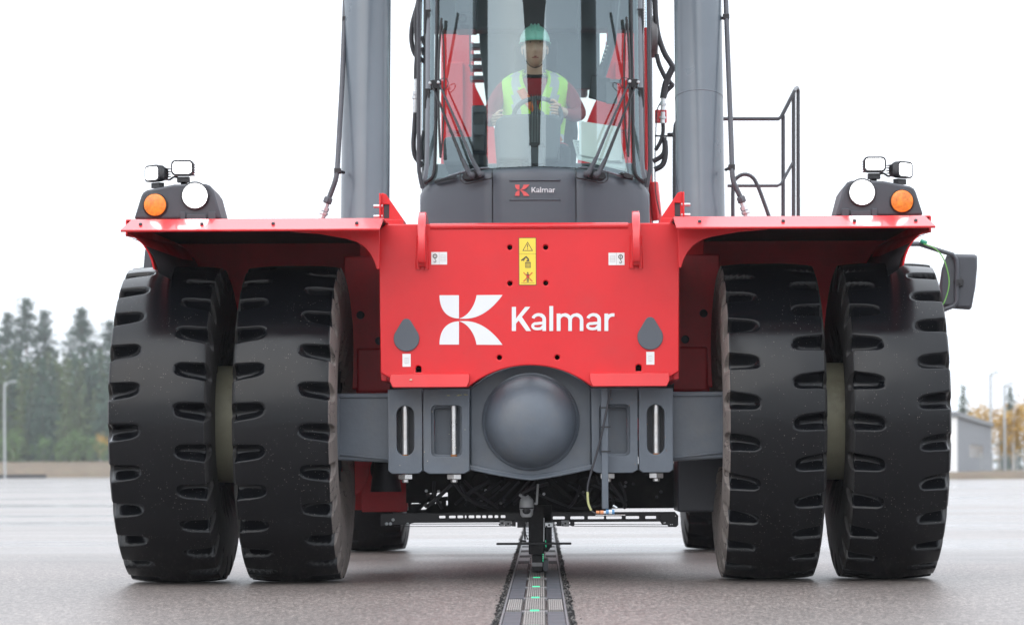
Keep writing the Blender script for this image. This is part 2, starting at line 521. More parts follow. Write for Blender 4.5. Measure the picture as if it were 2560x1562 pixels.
def ground_mat():
    m = bpy.data.materials.new('damp_asphalt'); m.use_nodes = True
    t = m.node_tree; b = t.nodes['Principled BSDF']
    co = t.nodes.new('ShaderNodeTexCoord')

    def noise_(scale, detail=5, rough=.6, stretch=None):
        n = t.nodes.new('ShaderNodeTexNoise'); n.inputs['Scale'].default_value = scale; n.inputs['Detail'].default_value = detail; n.inputs['Roughness'].default_value = rough
        if stretch:
            mp = t.nodes.new('ShaderNodeMapping'); mp.inputs['Scale'].default_value = stretch
            t.links.new(co.outputs['Object'], mp.inputs[0]); t.links.new(mp.outputs[0], n.inputs['Vector'])
        else:
            t.links.new(co.outputs['Object'], n.inputs['Vector'])
        return n.outputs['Fac']

    def rng(v, a, b_, c, d):
        r = t.nodes.new('ShaderNodeMapRange')
        for k, x in zip(('From Min', 'From Max', 'To Min', 'To Max'), (a, b_, c, d)):
            r.inputs[k].default_value = x
        t.links.new(v, r.inputs['Value']); return r.outputs['Result']

    vo = t.nodes.new('ShaderNodeTexVoronoi'); vo.inputs['Scale'].default_value = 130
    t.links.new(co.outputs['Object'], vo.inputs['Vector'])
    sc = t.nodes.new('ShaderNodeSeparateColor'); t.links.new(vo.outputs['Color'], sc.inputs[0])
    ramp = t.nodes.new('ShaderNodeValToRGB')
    e = ramp.color_ramp.elements
    e[0].position = 0; e[0].color = (.083, .070, .065, 1)
    e[1].position = 1; e[1].color = (.47, .395, .355, 1)
    e2 = ramp.color_ramp.elements.new(.55); e2.color = (.195, .167, .152, 1)
    e3 = ramp.color_ramp.elements.new(.85); e3.color = (.25, .22, .205, 1)
    t.links.new(sc.outputs[0], ramp.inputs[0])
    big0 = rng(noise_(.35, 6), .3, .7, .70, .98)
    fine = rng(noise_(42, 3, .9, (1, .22, 1)), .34, .66, .52, 1.48)
    bigm = t.nodes.new('ShaderNodeMath'); bigm.operation = 'MULTIPLY'
    t.links.new(big0, bigm.inputs[0]); t.links.new(fine, bigm.inputs[1])
    stain = rng(noise_(.8, 4, .5, (1, .5, 1)), .56, .72, 1, .80)
    bg2 = t.nodes.new('ShaderNodeMath'); bg2.operation = 'MULTIPLY'
    t.links.new(bigm.outputs[0], bg2.inputs[0]); t.links.new(stain, bg2.inputs[1])
    big = bg2.outputs[0]
    mul = t.nodes.new('ShaderNodeMix'); mul.data_type = 'RGBA'; mul.blend_type = 'MULTIPLY'; mul.inputs['Factor'].default_value = 1
    t.links.new(ramp.outputs[0], mul.inputs['A']); t.links.new(big, mul.inputs['B'])
    wet0 = rng(noise_(1.0, 5, .55, (.05, .22, 1)), .46, .60, 0, 1)
    sy = t.nodes.new('ShaderNodeSeparateXYZ'); t.links.new(co.outputs['Object'], sy.inputs[0])
    far = rng(sy.outputs['Y'], 1.5, 6, 0, 1)                     # the strip in front of the machine has dried
    wm_ = t.nodes.new('ShaderNodeMath'); wm_.operation = 'MULTIPLY'
    t.links.new(wet0, wm_.inputs[0]); t.links.new(far, wm_.inputs[1])
    wet = wm_.outputs[0]
    dk = t.nodes.new('ShaderNodeMix'); dk.data_type = 'RGBA'; dk.blend_type = 'MULTIPLY'
    dk.inputs['B'].default_value = (.75, .75, .78, 1)
    t.links.new(wet, dk.inputs['Factor']); t.links.new(mul.outputs['Result'], dk.inputs['A'])
    t.links.new(dk.outputs['Result'], b.inputs['Base Color'])
    ro0 = rng(far, 0, 1, .44, .36)
    rw = t.nodes.new('ShaderNodeMix'); rw.data_type = 'FLOAT'; rw.inputs['B'].default_value = .16
    t.links.new(wet, rw.inputs['Factor']); t.links.new(ro0, rw.inputs['A'])
    ro = rw.outputs['Result']
    t.links.new(ro, b.inputs['Roughness'])
    bp = t.nodes.new('ShaderNodeBump'); bp.inputs['Distance'].default_value = .004
    bs = rng(wet, 0, 1, .22, .05)
    t.links.new(bs, bp.inputs['Strength'])
    t.links.new(vo.outputs['Distance'], bp.inputs['Height']); t.links.new(bp.outputs['Normal'], b.inputs['Normal'])
    return m


ASPHALT = ground_mat()
VERGE = mat('dry_brown_grass', (0.105, 0.072, 0.042), 0.9, var=.35, vscale=1.2, dirt=(.12, .13, .06), dirt_amt=.6, dscale=.4, bump=.8, bscale=6)
FIELD = mat('rough_field', (0.12, 0.12, 0.07), 0.95, var=.3, vscale=.3)


def struct(o, label=None):
    o['kind'] = 'structure'
    if label: o['label'] = label
    return o


# ------------------------------------------------------------------ ground
VL, VR = 215.0, 104.0
g = MB().grid([[(x, y, -0.03) for x in (-440, 440)] for y in (-440, 440)]).build('ground', FIELD)
struct(g)
a = MB()
a.grid([[(-160, -60, 0), (160, -60, 0)], [(-160, VR, 0), (160, VR, 0)]])
a.grid([[(-160, VR, 0), (6, VR, 0)], [(-160, VL, 0), (6, VL, 0)]])
struct(a.build('asphalt_yard', ASPHALT))


def berm(name, x0, x1, y0, prof, step):
    rows = []
    n = int((x1 - x0) / step)
    for i in range(n + 1):
        x = x0 + (x1 - x0) * i / n
        rows.append([(x, y0 + d + .25 * noise.noise((x * .3, d, 1)), z + (.0 if z <= 0 else .12 * noise.noise((x * .6, d * .5, 3)))) for d, z in prof])
    b = MB().grid(rows)
    return struct(b.build(name, VERGE))


berm('grass_verge', -160, 5, VL - .3, [(0, -.02), (1.0, .30), (4, .8), (9, 1.25), (16, 1.45), (30, 1.4), (120, 1.2)], 1.2)
berm('grass_verge', 7, 160, VR - .3, [(0, -.02), (1.0, .12), (4, .28), (9, .34), (30, .3), (180, .3)], 1.2)

# ------------------------------------------------------------------ contact rail let into the yard
TX = 0.03
track = thing('contact_rail_track', 'grey steel contact rail strip with green markers let into the asphalt', 'road rail', (TX, 0, 0), .0083)
track['kind'] = 'structure'
b = MB()
rnd = random.Random(3)
peb = MB()
for sgn in (-1, 1):                                   # ragged bitumen joint on both sides
    rows = []
    for i in range(900):
        y = -4 + i * .022
        w = .030 + .010 * noise.noise((y * 1.3, sgn * 5, 0)) + .009 * noise.noise((y * 6, sgn * 9, 2)) + .006 * noise.noise((y * 25, sgn * 3, 2)) + .004 * rnd.random()
        rows.append([(sgn * .10, y, .004), (sgn * (.128 + w * .5), y, .004 + .005 * rnd.random()), (sgn * (.128 + max(w, .004)), y, .0032)])
    b.grid(rows)
    for i in range(420):
        y = -4 + 9 * rnd.random(); x = sgn * (.130 + abs(rnd.gauss(0, .016))); r_ = rnd.uniform(.0025, .0055)
        peb.mi = rnd.choice((0, 1, 1))
        p = [(x + r_, y, .006), (x, y + r_, .006), (x - r_, y, .006), (x, y - r_, .006), (x, y, .006 + r_ * 1.1)]
        peb.add(p, [(0, 1, 4), (1, 2, 4), (2, 3, 4), (3, 0, 4)])
PEB1 = mat('grey_grit', (.15, .135, .125), .7); PEB2 = mat('dark_grit', (.05, .047, .045), .6)
pb_o = peb.build('grit', [PEB1, PEB2], track, weld=False, flat=True); pb_o['kind'] = 'stuff'
b.build('bitumen_joint', BITUMEN, track)
SEG = 1.063
Y0 = -2.5                                              # marker nearest the camera
side_mb = MB().box(-.033, .033, 0.01, SEG - .01, .004, .016); side_me = side_mb.mesh('side_plate', TRACKPLATE)
bar_me = MB().box(-.0028, .0028, 0.09, SEG - .02, .010, .020).mesh('grate_bar', GRATE)
sbar_me = MB().box(-.0028, .0028, 0.09, SEG - .1, .010, .018).mesh('grate_bar', GRATE)
bed_me = MB().box(-.046, .046, 0.0, SEG, .004, .0095).mesh('grate_bed', GRATEDARK)
sbed_me = MB().box(-.034, .034, 0.0, SEG, .004, .0092).mesh('grate_bed', GRATEDARK)
cross_me = MB().box(-.052, .052, -.035, .055, .006, .0175).mesh('cross_plate', CRATE_STEEL)
mark_me = MB().box(-.018, .018, -.02, .035, .0176, .0215).mesh('green_marker', GREENGLOW)
edge_me = MB().box(-.004, .004, 0.0, SEG, .004, .017).mesh('edge_strip', CRATE_STEEL)
dark_me = MB().box(-.034, .034, .05, .45, .004, .014).mesh('dark_insert', BLACKMATT)
lite_me = MB().box(-.034, .034, .47, 1.06, .004, .016).mesh('side_plate', CRATE_STEEL)
for k in range(-1, 14):
    y = Y0 + k * SEG
    def tp(name, me, x):
        o = link(name, me, track); o.location = (x, y, 0); return o
    tp('grate_bed', bed_me, 0)
    for i in range(9):
        tp('grate_bar', bar_me, -.036 + i * .009)
    tp('cross_plate', cross_me, 0)
    if k < 4 and k > -2:
        tp('green_marker', mark_me, 0)
    for sgn in (-1, 1):
        tp('edge_strip', edge_me, sgn * .124)
        if k == 0 or k == 4:
            tp('grate_bed', sbed_me, sgn * .084)
            for i in range(7):
                tp('grate_bar', sbar_me, sgn * (.06 + i * .0085))
        elif k > 4:
            tp('dark_insert', dark_me, sgn * .084); tp('side_plate', lite_me, sgn * .084)
        else:
            tp('side_plate', side_me, sgn * .084)

# ------------------------------------------------------------------ reach stacker
RS = thing('reach_stacker', 'huge red and grey container reach stacker facing the camera on twin tyres', 'reach stacker')


def mir(poly):
    return [(-x, z) for x, z in poly]


# ---- tyres
TR, TW = 0.825, 0.2335


def tyre_mesh():
    NT = 1000; NS = 25
    xs = list(np.linspace(-TW, TW, 61))
    prof = [(x, TR - .012 * (abs(x) / TW) ** 3) for x in xs]
    side = [(TW + .004, TR - .022), (TW + .009, TR - .036), (TW + .013, TR - .052), (TW + .017, TR - .075), (TW + .021, TR - .105), (TW + .023, TR - .15), (TW + .024, TR - .21),
            (TW + .022, TR - .27), (TW + .015, TR - .33), (TW - .005, TR - .38), (TW - .03, TR - .395)]
    full = [(-x, r) for x, r in reversed(side)] + prof + side
    X = np.array([p[0] for p in full]); Rr = np.array([p[1] for p in full])
    th = np.arange(NT) * 2 * np.pi / NT
    TH, XX = np.meshgrid(th, X, indexing='ij')
    RR = np.repeat(Rr[None, :], NT, 0)
    for sgn, off in ((-1, 0.0), (1, .5)):
        v = np.clip(TW - sgn * XX, 0, None)
        ph = (TH * NS / (2 * np.pi) + off)
        s = (ph - np.round(ph)) * (2 * np.pi / NS) * TR
        jit = 0.004 * np.sin(np.round(ph) * 12.9898 + sgn)
        s = s + .10 * v
        f = 1 - (np.abs(s) / (.0375 + .007 * np.exp(-v / .03))) ** 2.6 - (v / (.148 + jit)) ** 5
        k = np.clip(f / .42, 0, 1); k = k * k * (3 - 2 * k)
        d = np.clip(f, 0, 1) ** .62 * (.088 - .020 * np.clip(v / .137, 0, 1))
        on = (sgn * XX > 0)
        # worn lip round every slot
        lip = np.clip(1 + f / .45, 0, 1) * (f < 0)
        RR = np.where(on & (np.abs(XX) <= TW + .001), RR - d - .0022 * lip * lip, RR)
        RR = np.where(on & (np.abs(XX) > TW + .001), np.minimum(RR, np.maximum(RR - 1, TR - .012 - d * 1.35 - .003)), RR)
    V = np.stack([XX, -np.cos(TH) * RR, np.sin(TH) * RR], -1).reshape(-1, 3)
    M = len(full)
    i = np.arange(NT)[:, None]; k = np.arange(M - 1)[None, :]
    i2 = (i + 1) % NT
    q = np.stack([i * M + k, i2 * M + k, i2 * M + k + 1, i * M + k + 1], -1).reshape(-1, 4)
    me = bpy.data.meshes.new('tyre')
    me.from_pydata(V.tolist(), [], q.tolist())
    me.materials.append(RUBBER); me.materials.append(SIDEWALL); me.materials.append(SIDEBLACK)
    kk = np.repeat(k, NT, 0).reshape(-1)
    ns = len(side)
    mi = np.where(kk < ns, 1, np.where(kk >= M - 1 - ns, 2, 0))
    me.polygons.foreach_set('material_index', mi.astype(np.int32))
    bm = bmesh.new(); bm.from_mesh(me); bmesh.ops.recalc_face_normals(bm, faces=bm.faces); bm.to_mesh(me); bm.free()
    me.polygons.foreach_set('use_smooth', [True] * len(me.polygons))
    return me


TYRE = tyre_mesh()
wb = MB()
wb.lathe((0, 0, 0), (1, 0, 0), [(.43, -.20), (.45, -.19), (.45, .19), (.43, .20), (.40, .12), (.34, .06), (.14, .05), (.14, -.05), (.34, -.06), (.40, -.12), (.43, -.20)], 40, False, False)
RIMME = wb.mesh('wheel', DARKGREY)
BANDME = MB().lathe((0, 0, 0), (1, 0, 0), [(.30, -.13), (.305, -.128), (.305, .128), (.30, .13)], 48).mesh('spacer_band', RIM)


def wheel(x, yc, rot, inner):
    w = link('wheel', RIMME, RS); w.location = (x, yc, TR)
    t = link('tyre', TYRE, w); t.rotation_euler = (rot, 0, math.pi if x < 0 else 0)
    if not inner:
        t.material_slots[1].link = 'OBJECT'; t.material_slots[1].material = SIDEBLACK  # shade between the twin tyres put into a darker sidewall colour
    else:
        bnd = link('spacer_band', BANDME, w); bnd.location = ((.305 if x > 0 else -.305), 0, 0)


for sx in (-1, 1):
    wheel(sx * 1.2265, TR, R(3 if sx < 0 else 8), True)
    wheel(sx * 1.842, TR, R(-4 if sx < 0 else 1), False)
    wheel(sx * 1.245 + .03, 5.15 + TR, R(5), False)

# ---- front panel
YP = 0.25
half = [XZ(966, 560, YP), XZ(949, 574, YP), XZ(953, 931, YP), XZ(978, 945, YP), XZ(984, 967, YP), XZ(1172, 967, YP)]
xa, za = half[-1]
zt = XZ(1324, 912, YP)[1]
sag = zt - za; Rr_ = (xa * xa + sag * sag) / (2 * sag)
arc = []
for i in range(1, 12):
    x = xa * (1 - i / 12.0)
    arc.append((x, zt - Rr_ + math.sqrt(Rr_ * Rr_ - x * x)))
outer = half + arc + [(0, zt)] + mir(list(reversed(arc))) + mir(list(reversed(half)))
s_ = S(YP)


def z3(zx, zy, Y=YP):       # reading of the enlarged panel picture
    return XZ(900 + zx / 2.891, 480 + zy / 2.891, Y)


holes = []
for zx, zy in ((1088, 399), (1347, 398), (1089, 659), (1348, 656), (1013, 1194), (1431, 1192)):
    cx_, cz_ = z3(zx, zy)
    holes.append(circ(cx_, cz_, 6.1 / s_, 20))
for zx, zy in ((428, 1277), (2019, 1268)):
    cx_, cz_ = z3(zx, zy)
    r_ = 7.2 / s_
    holes.append([(cx_ - r_, cz_ - r_ * 1.1), (cx_ + r_, cz_ - r_ * 1.1), (cx_ + r_, cz_ + .2 * r_)] + circ(cx_, cz_ + .2 * r_, r_, 9, 0, math.pi)[1:-1] + [(cx_ - r_, cz_ + .2 * r_)])
panel = plate('front_panel', [outer] + holes, YP, .05, RED, RS, .006)
MB().prism([(x * .97, 1.45 + (z - 1.45) * .97) for x, z in outer], YP + .058, YP + .062).build('hole_dark_sheet', HOLE, panel)  # near-black sheet behind the panel stands in for the darkness in its holes
# deep sides of the panel
b = MB()
for sx in (-1, 1):
    b.box(*sorted((sx * .752, sx * .72)), YP + .064, 1.6, 1.03, 1.76)
b.box(-.715, .715, 1.1, 1.13, 1.02, 1.78)
b.build('frame_box', REDDUST, panel, bevel=.006)
zb = XZ(1324, 564.5, YP)[1]
MB().cyl((-.497, YP + .005, zb), (.497, YP + .005, zb), .0165, n=20).build('top_bar', REDGLOSS, panel)
for sx in (-1, 1):
    zT = XZ(1324, 522, .2)[1]; zB = XZ(1324, 664, .2)[1]
    pr = [(.60, 1.70), (.60, 1.80), (.55, 1.845)]
    pr += [(.33 + .17 * math.cos(R(t)), zT - .17 + .17 * math.sin(R(t))) for t in range(70, 181, 10)]
    pr += [(.155, zT - .25), (.168, zT - .27), (YP - .045, zB + .02), (YP - .03, zB), (YP + .02, zB), (YP + .02, 1.70)]
    MB().prism_x(pr, sx * .537 - .0195, sx * .537 + .0195).build('lifting_lug', REDGLOSS, panel, bevel=.005, seg=3)
    for dx in (-.0215, .0215):
        w = MB()
        pts = [(sx * .537 + dx, YP - .001, zT - .13 - i * .0185 + .002 * rnd.random()) for i in range(10)]
        w.tube(pts, [.006 + .003 * rnd.random() + i * .0007 for i in range(10)], 6)
        w.build('weld_seam', RED, panel)
    # ridge bar along the lower edge
    x0, z0 = XZ(977, 968, .2); x1, z1 = XZ(1175, 930, .2)
    q0, q1 = sorted((sx * abs(x0), sx * abs(x1)))
    bb = MB()
    zm = z0 + (z1 - z0) * .42
    ya = YP - .055
    sh = .018
    lo = [(q0 + .01, ya, z0 + .006), (q1 - .01, ya, z0 + .006), (q1, ya + .012, zm), (q1 - .005, YP - .012, z1), (q0 + .005, YP - .012, z1), (q0, ya + .012, zm)]
    lo = [(q0 + .012, ya + .01, z0), (q1 - .012, ya + .01, z0), (q1, ya, zm), (q1, YP - .03, z1 - .004), (q0, YP - .03, z1 - .004), (q0, ya, zm)]
    hi = [(x, YP + .02, z) for x, y, z in lo]
    bb.loft(lo, hi).build('ridge_bar', RED, panel, bevel=.004)
    # grey drop-shaped cover
    cx_, cz_ = z3(342 if sx < 0 else 2103, 1057 if sx < 0 else 1045)
    r1, r2, dz = 93 / 2.891 / s_, 39 / 2.891 / s_, 105 / 2.891 / s_
    drop = circ(cx_, cz_, r1, 28, R(180 - 24), R(360 + 24)) + circ(cx_, cz_ + dz, r2, 14, R(24), R(156))
    plate('drop_cover', [drop], YP - .009, .0085, COWL, panel, .003)


def decal(name, parent, Y, shapes, mats, step=.0006, label=None, t=.0005):
    """Flat print: (polygon, material number, layer) lists, every layer a hair proud of the last."""
    m = MB()
    for poly, mi, ly in shapes:
        m.mi = mi
        y = Y - .0012 - step * ly
        m.prism(poly, y - t, y)
    return m.build(name, mats, parent, label, flat=True)


def ring(poly, k):
    cx_ = sum(p[0] for p in poly) / len(poly); cz_ = sum(p[1] for p in poly) / len(poly)
    inn = [(cx_ + (x - cx_) * k, cz_ + (z - cz_) * k) for x, z in poly]
    n = len(poly)
    return [[poly[i], poly[(i + 1) % n], inn[(i + 1) % n], inn[i]] for i in range(n)]


def stroke(p0, p1, w):
    dx, dz = p1[0] - p0[0], p1[1] - p0[1]
    l = math.hypot(dx, dz) or 1
    nx, nz = -dz / l * w / 2, dx / l * w / 2
    return [(p0[0] + nx, p0[1] + nz), (p1[0] + nx, p1[1] + nz), (p1[0] - nx, p1[1] - nz), (p0[0] - nx, p0[1] - nz)]


# yellow warning sticker
def zr(x0, y0, x1, y1):
    a_, b_ = z3(x0, y1), z3(x1, y0)
    return [(a_[0], a_[1]), (b_[0], a_[1]), (b_[0], b_[1]), (a_[0], b_[1])]


px_ = 1 / 2.891 / s_
sh = [(zr(1154, 328, 1279, 672), 1, 0), (zr(1158, 332, 1275, 668), 0, 1), (zr(1156, 445, 1277, 447), 1, 2)]
tri = [z3(1179, 424), z3(1256, 424), z3(1217, 357)]
sh += [(q, 1, 2) for q in ring(tri, .80)]
sh += [(stroke(z3(1217, 376), z3(1217, 402), 6 * px_), 1, 2), (circ(*z3(1217, 411), 3.6 * px_, 10), 1, 2)]
sh += [(stroke(z3(1171, 494), z3(1207, 466), 10 * px_), 1, 2), (stroke(z3(1205, 464), z3(1226, 488), 10 * px_), 1, 3), (stroke(z3(1196, 480), z3(1186, 497), 5 * px_), 1, 4)]
sh += [([z3(1206, 500), z3(1232, 500), z3(1226, 488), z3(1214, 488)], 1, 2), (zr(1199, 505, 1240, 511), 1, 2), (zr(1199, 542, 1240, 546), 1, 2)]
sh += [(zr(1199 + 9.2 * i, 511, 1203 + 9.2 * i, 542), 1, 2) for i in range(5)]
sh += [(circ(*z3(1218, 582), 6 * px_, 12), 1, 2), (zr(1209, 590, 1228, 618), 1, 2), (zr(1212, 618, 1217, 650), 1, 2), (zr(1220, 618, 1225, 650), 1, 2), (zr(1211, 600, 1226, 612), 2, 3)]
sh += [(stroke(z3(1187, 579), z3(1252, 645), 6 * px_), 2, 4), (stroke(z3(1252, 579), z3(1187, 645), 6 * px_), 2, 5), (zr(1168, 655, 1267, 657.5), 1, 2)]
decal('warning_sticker', panel, YP, sh, [YELLOW, PRINT, PRINTRED])
# white stickers with a lifting hook
for x0, x1, y0, y1, hx in ((521, 635, 432, 523, 548), (1802, 1917, 437, 527, 1889)):
    xm = (x0 + x1) / 2
    hk = hx
    s2 = [(zr(x0, y0, x1, y1), 0, 0), (zr(xm - 1, y0, xm + 1, y1), 1, 1)]
    s2 += [(q, 2, 1) for q in ring(circ(*z3(hk, y0 + 30), 17 * px_, 16), .62)]
    s2 += [(stroke(z3(hk, y0 + 22), z3(hk, y0 + 38), 5 * px_), 2, 1), (stroke(z3(hk, y0 + 46), z3(hk, y0 + 56), 4 * px_), 2, 1)]
    arcp = [z3(hk - 1 + 8 * math.cos(R(t)), y0 + 66 + 9 * math.sin(R(t))) for t in range(-70, 200, 30)]
    s2 += [(stroke(arcp[i], arcp[i + 1], 4.5 * px_), 2, 1 + (i % 2)) for i in range(len(arcp) - 1)]
    ox = x0 + 68 if hx < 1000 else x0 + 12
    for j in range(5):
        s2.append((zr(ox, y0 + 22 + j * 11, ox + 34, y0 + 24 + j * 11), 1, 1))
    s2.append((zr(ox, y0 + 24, ox + 1.5, y0 + 68), 1, 2)); s2.append((zr(ox + 32.5, y0 + 24, ox + 34, y0 + 68), 1, 2))
    decal('hook_sticker', panel, YP, s2, [STICKER, PRINTGREY, PRINT])
for x0, x1, y0, y1 in ((313, 372, 1167, 1260), (2075, 2133, 1152, 1245)):
    s2 = [(zr(x0, y0, x1, y1), 0, 0)]
    bx = zr(x0 + 16, y0 + 28, x1 - 16, y1 - 24)
    s2 += [(q, 1, 1) for q in ring(bx, .88)]
    s2 += [(zr(x0 + 21, y0 + 34 + 9 * j, x1 - 21, y0 + 36 + 9 * j), 1, 1) for j in range(4)]
    decal('data_sticker', panel, YP, s2, [STICKER, PRINTGREY])


def bez(p0, p1, p2, n=14):
    return [((1 - t) ** 2 * p0[0] + 2 * t * (1 - t) * p1[0] + t * t * p2[0], (1 - t) ** 2 * p0[1] + 2 * t * (1 - t) * p1[1] + t * t * p2[1]) for t in [i / n for i in range(n + 1)]]


def bez3(p0, p1, p2, p3, n=18):
    r = []
    for i in range(n + 1):
        t = i / n; u = 1 - t
        r.append(tuple(u ** 3 * p0[k] + 3 * u * u * t * p1[k] + 3 * u * t * t * p2[k] + t ** 3 * p3[k] for k in (0, 1)))
    return r


def k_emblem(T):
    """Four petals of the emblem; T maps (0..458, 0..356) to world x, z."""
    petals = []
    a_ = [(0, 0), (141, 0), (141, 168)] + bez3((141, 168), (40, 165), (0, 90), (0, 0))[1:-1]
    b_ = bez3((144, 168), (210, 150), (258, 70), (268, -1))
    b_ += bez3((456, -2), (390, 90), (300, 168), (186, 169.5)) + [(144, 169.5)]
    petals += [a_, b_]
    petals += [[(x, 356 - z if i == 0 else 356 - z) for x, z in p] for i, p in enumerate((a_, b_))]
    return [[T(x, z) for x, z in p] for p in petals]


emb = k_emblem(lambda x, y: z3(580 + x, 744 + y))
decal('emblem', panel, YP, [(p, 0, 0) for p in emb], [WHITE])

# letter outlines drawn as strokes: (polyline, closed)


def word(name, parent, mat_, T, scale, layer_t=.0006, Yf=None):
    """The word Kalmar from strokes; T maps picture units to world x, z. scale: world length of one unit."""
    m = MB()
    W = 28
    lay = [0]

    def poly(p):
        y = (Yf or YP) - .0012 - .00012 * lay[0]
        lay[0] += 1
        m.prism([T(*q) for q in p], y - layer_t, y)

    def band(pts, w):
        n = len(pts); lft = []; rgt = []
        for i in range(n):
            a_ = pts[max(i - 1, 0)]; b_ = pts[min(i + 1, n - 1)]
            dx, dy = b_[0] - a_[0], b_[1] - a_[1]; l = math.hypot(dx, dy) or 1
            ww = w[i] if isinstance(w, list) else w
            nx, ny = -dy / l * ww / 2, dx / l * ww / 2
            lft.append((pts[i][0] + nx, pts[i][1] + ny)); rgt.append((pts[i][0] - nx, pts[i][1] - ny))
        y = (Yf or YP) - .0012 - .00012 * lay[0]
        lay[0] += 1
        for i in range(n - 1):
            q = [lft[i], lft[i + 1], rgt[i + 1], rgt[i]]
            v = [(*T(*p),) for p in q]
            m.add([(x, y - layer_t, z) for x, z in v], [(0, 1, 2, 3)])

    def el(cx_, cy_, rx, ry, a0, a1, n=26):
        return [(cx_ + rx * math.cos(R(a0 + (a1 - a0) * i / n)), cy_ + ry * math.sin(R(a0 + (a1 - a0) * i / n))) for i in range(n + 1)]

    # K
    poly([(1103, 828), (1133, 828), (1133, 1002), (1103, 1002)])
    poly([(1133, 912), (1199, 828), (1236, 828), (1150, 930), (1133, 948)])
    poly([(1155, 908), (1176, 900), (1243, 1002), (1207, 1002), (1150, 924)])
    for ox in (0, 397):
        # a: hook + stem, then bowl
        band(el(1296 + ox, 919, 41, 35, 195, 360, 20) + [(1337 + ox, 940), (1337 + ox, 1002)], [22] * 12 + [26] * 11)
        bowl = [(1337 + ox, 944), (1305 + ox, 946), (1280 + ox, 949)] + el(1279 + ox, 966.5, 25.5, 19, 250, 100, 14) + [(1290 + ox, 987), (1312 + ox, 984), (1330 + ox, 968)]
        band(bowl, 20)
    poly([(1374, 822), (1402, 822), (1402, 1002), (1374, 1002)])
    poly([(1427, 876), (1455, 876), (1455, 1002), (1427, 1002)])
    for x0, x1 in ((1441, 1524), (1524, 1607)):
        cx_ = (x0 + x1) / 2; rx = (x1 - x0) / 2
        band([(x0 + 4, 935)] + el(cx_ + 1, 925, rx - 1, 39, 190, 360, 20) + [(x1, 1002)], [20] + [22] * 10 + [26] * 12)
    poly([(1772, 876), (1800, 876), (1800, 1002), (1772, 1002)])
    band([(1786, 945)] + el(1832, 934, 44, 48, 190, 272, 12) + [(1845, 886)], 24)
    return m.build(name, mat_, parent, flat=True, weld=False)


word('wordmark', panel, WHITE, lambda x, y: z3(x, y), px_)

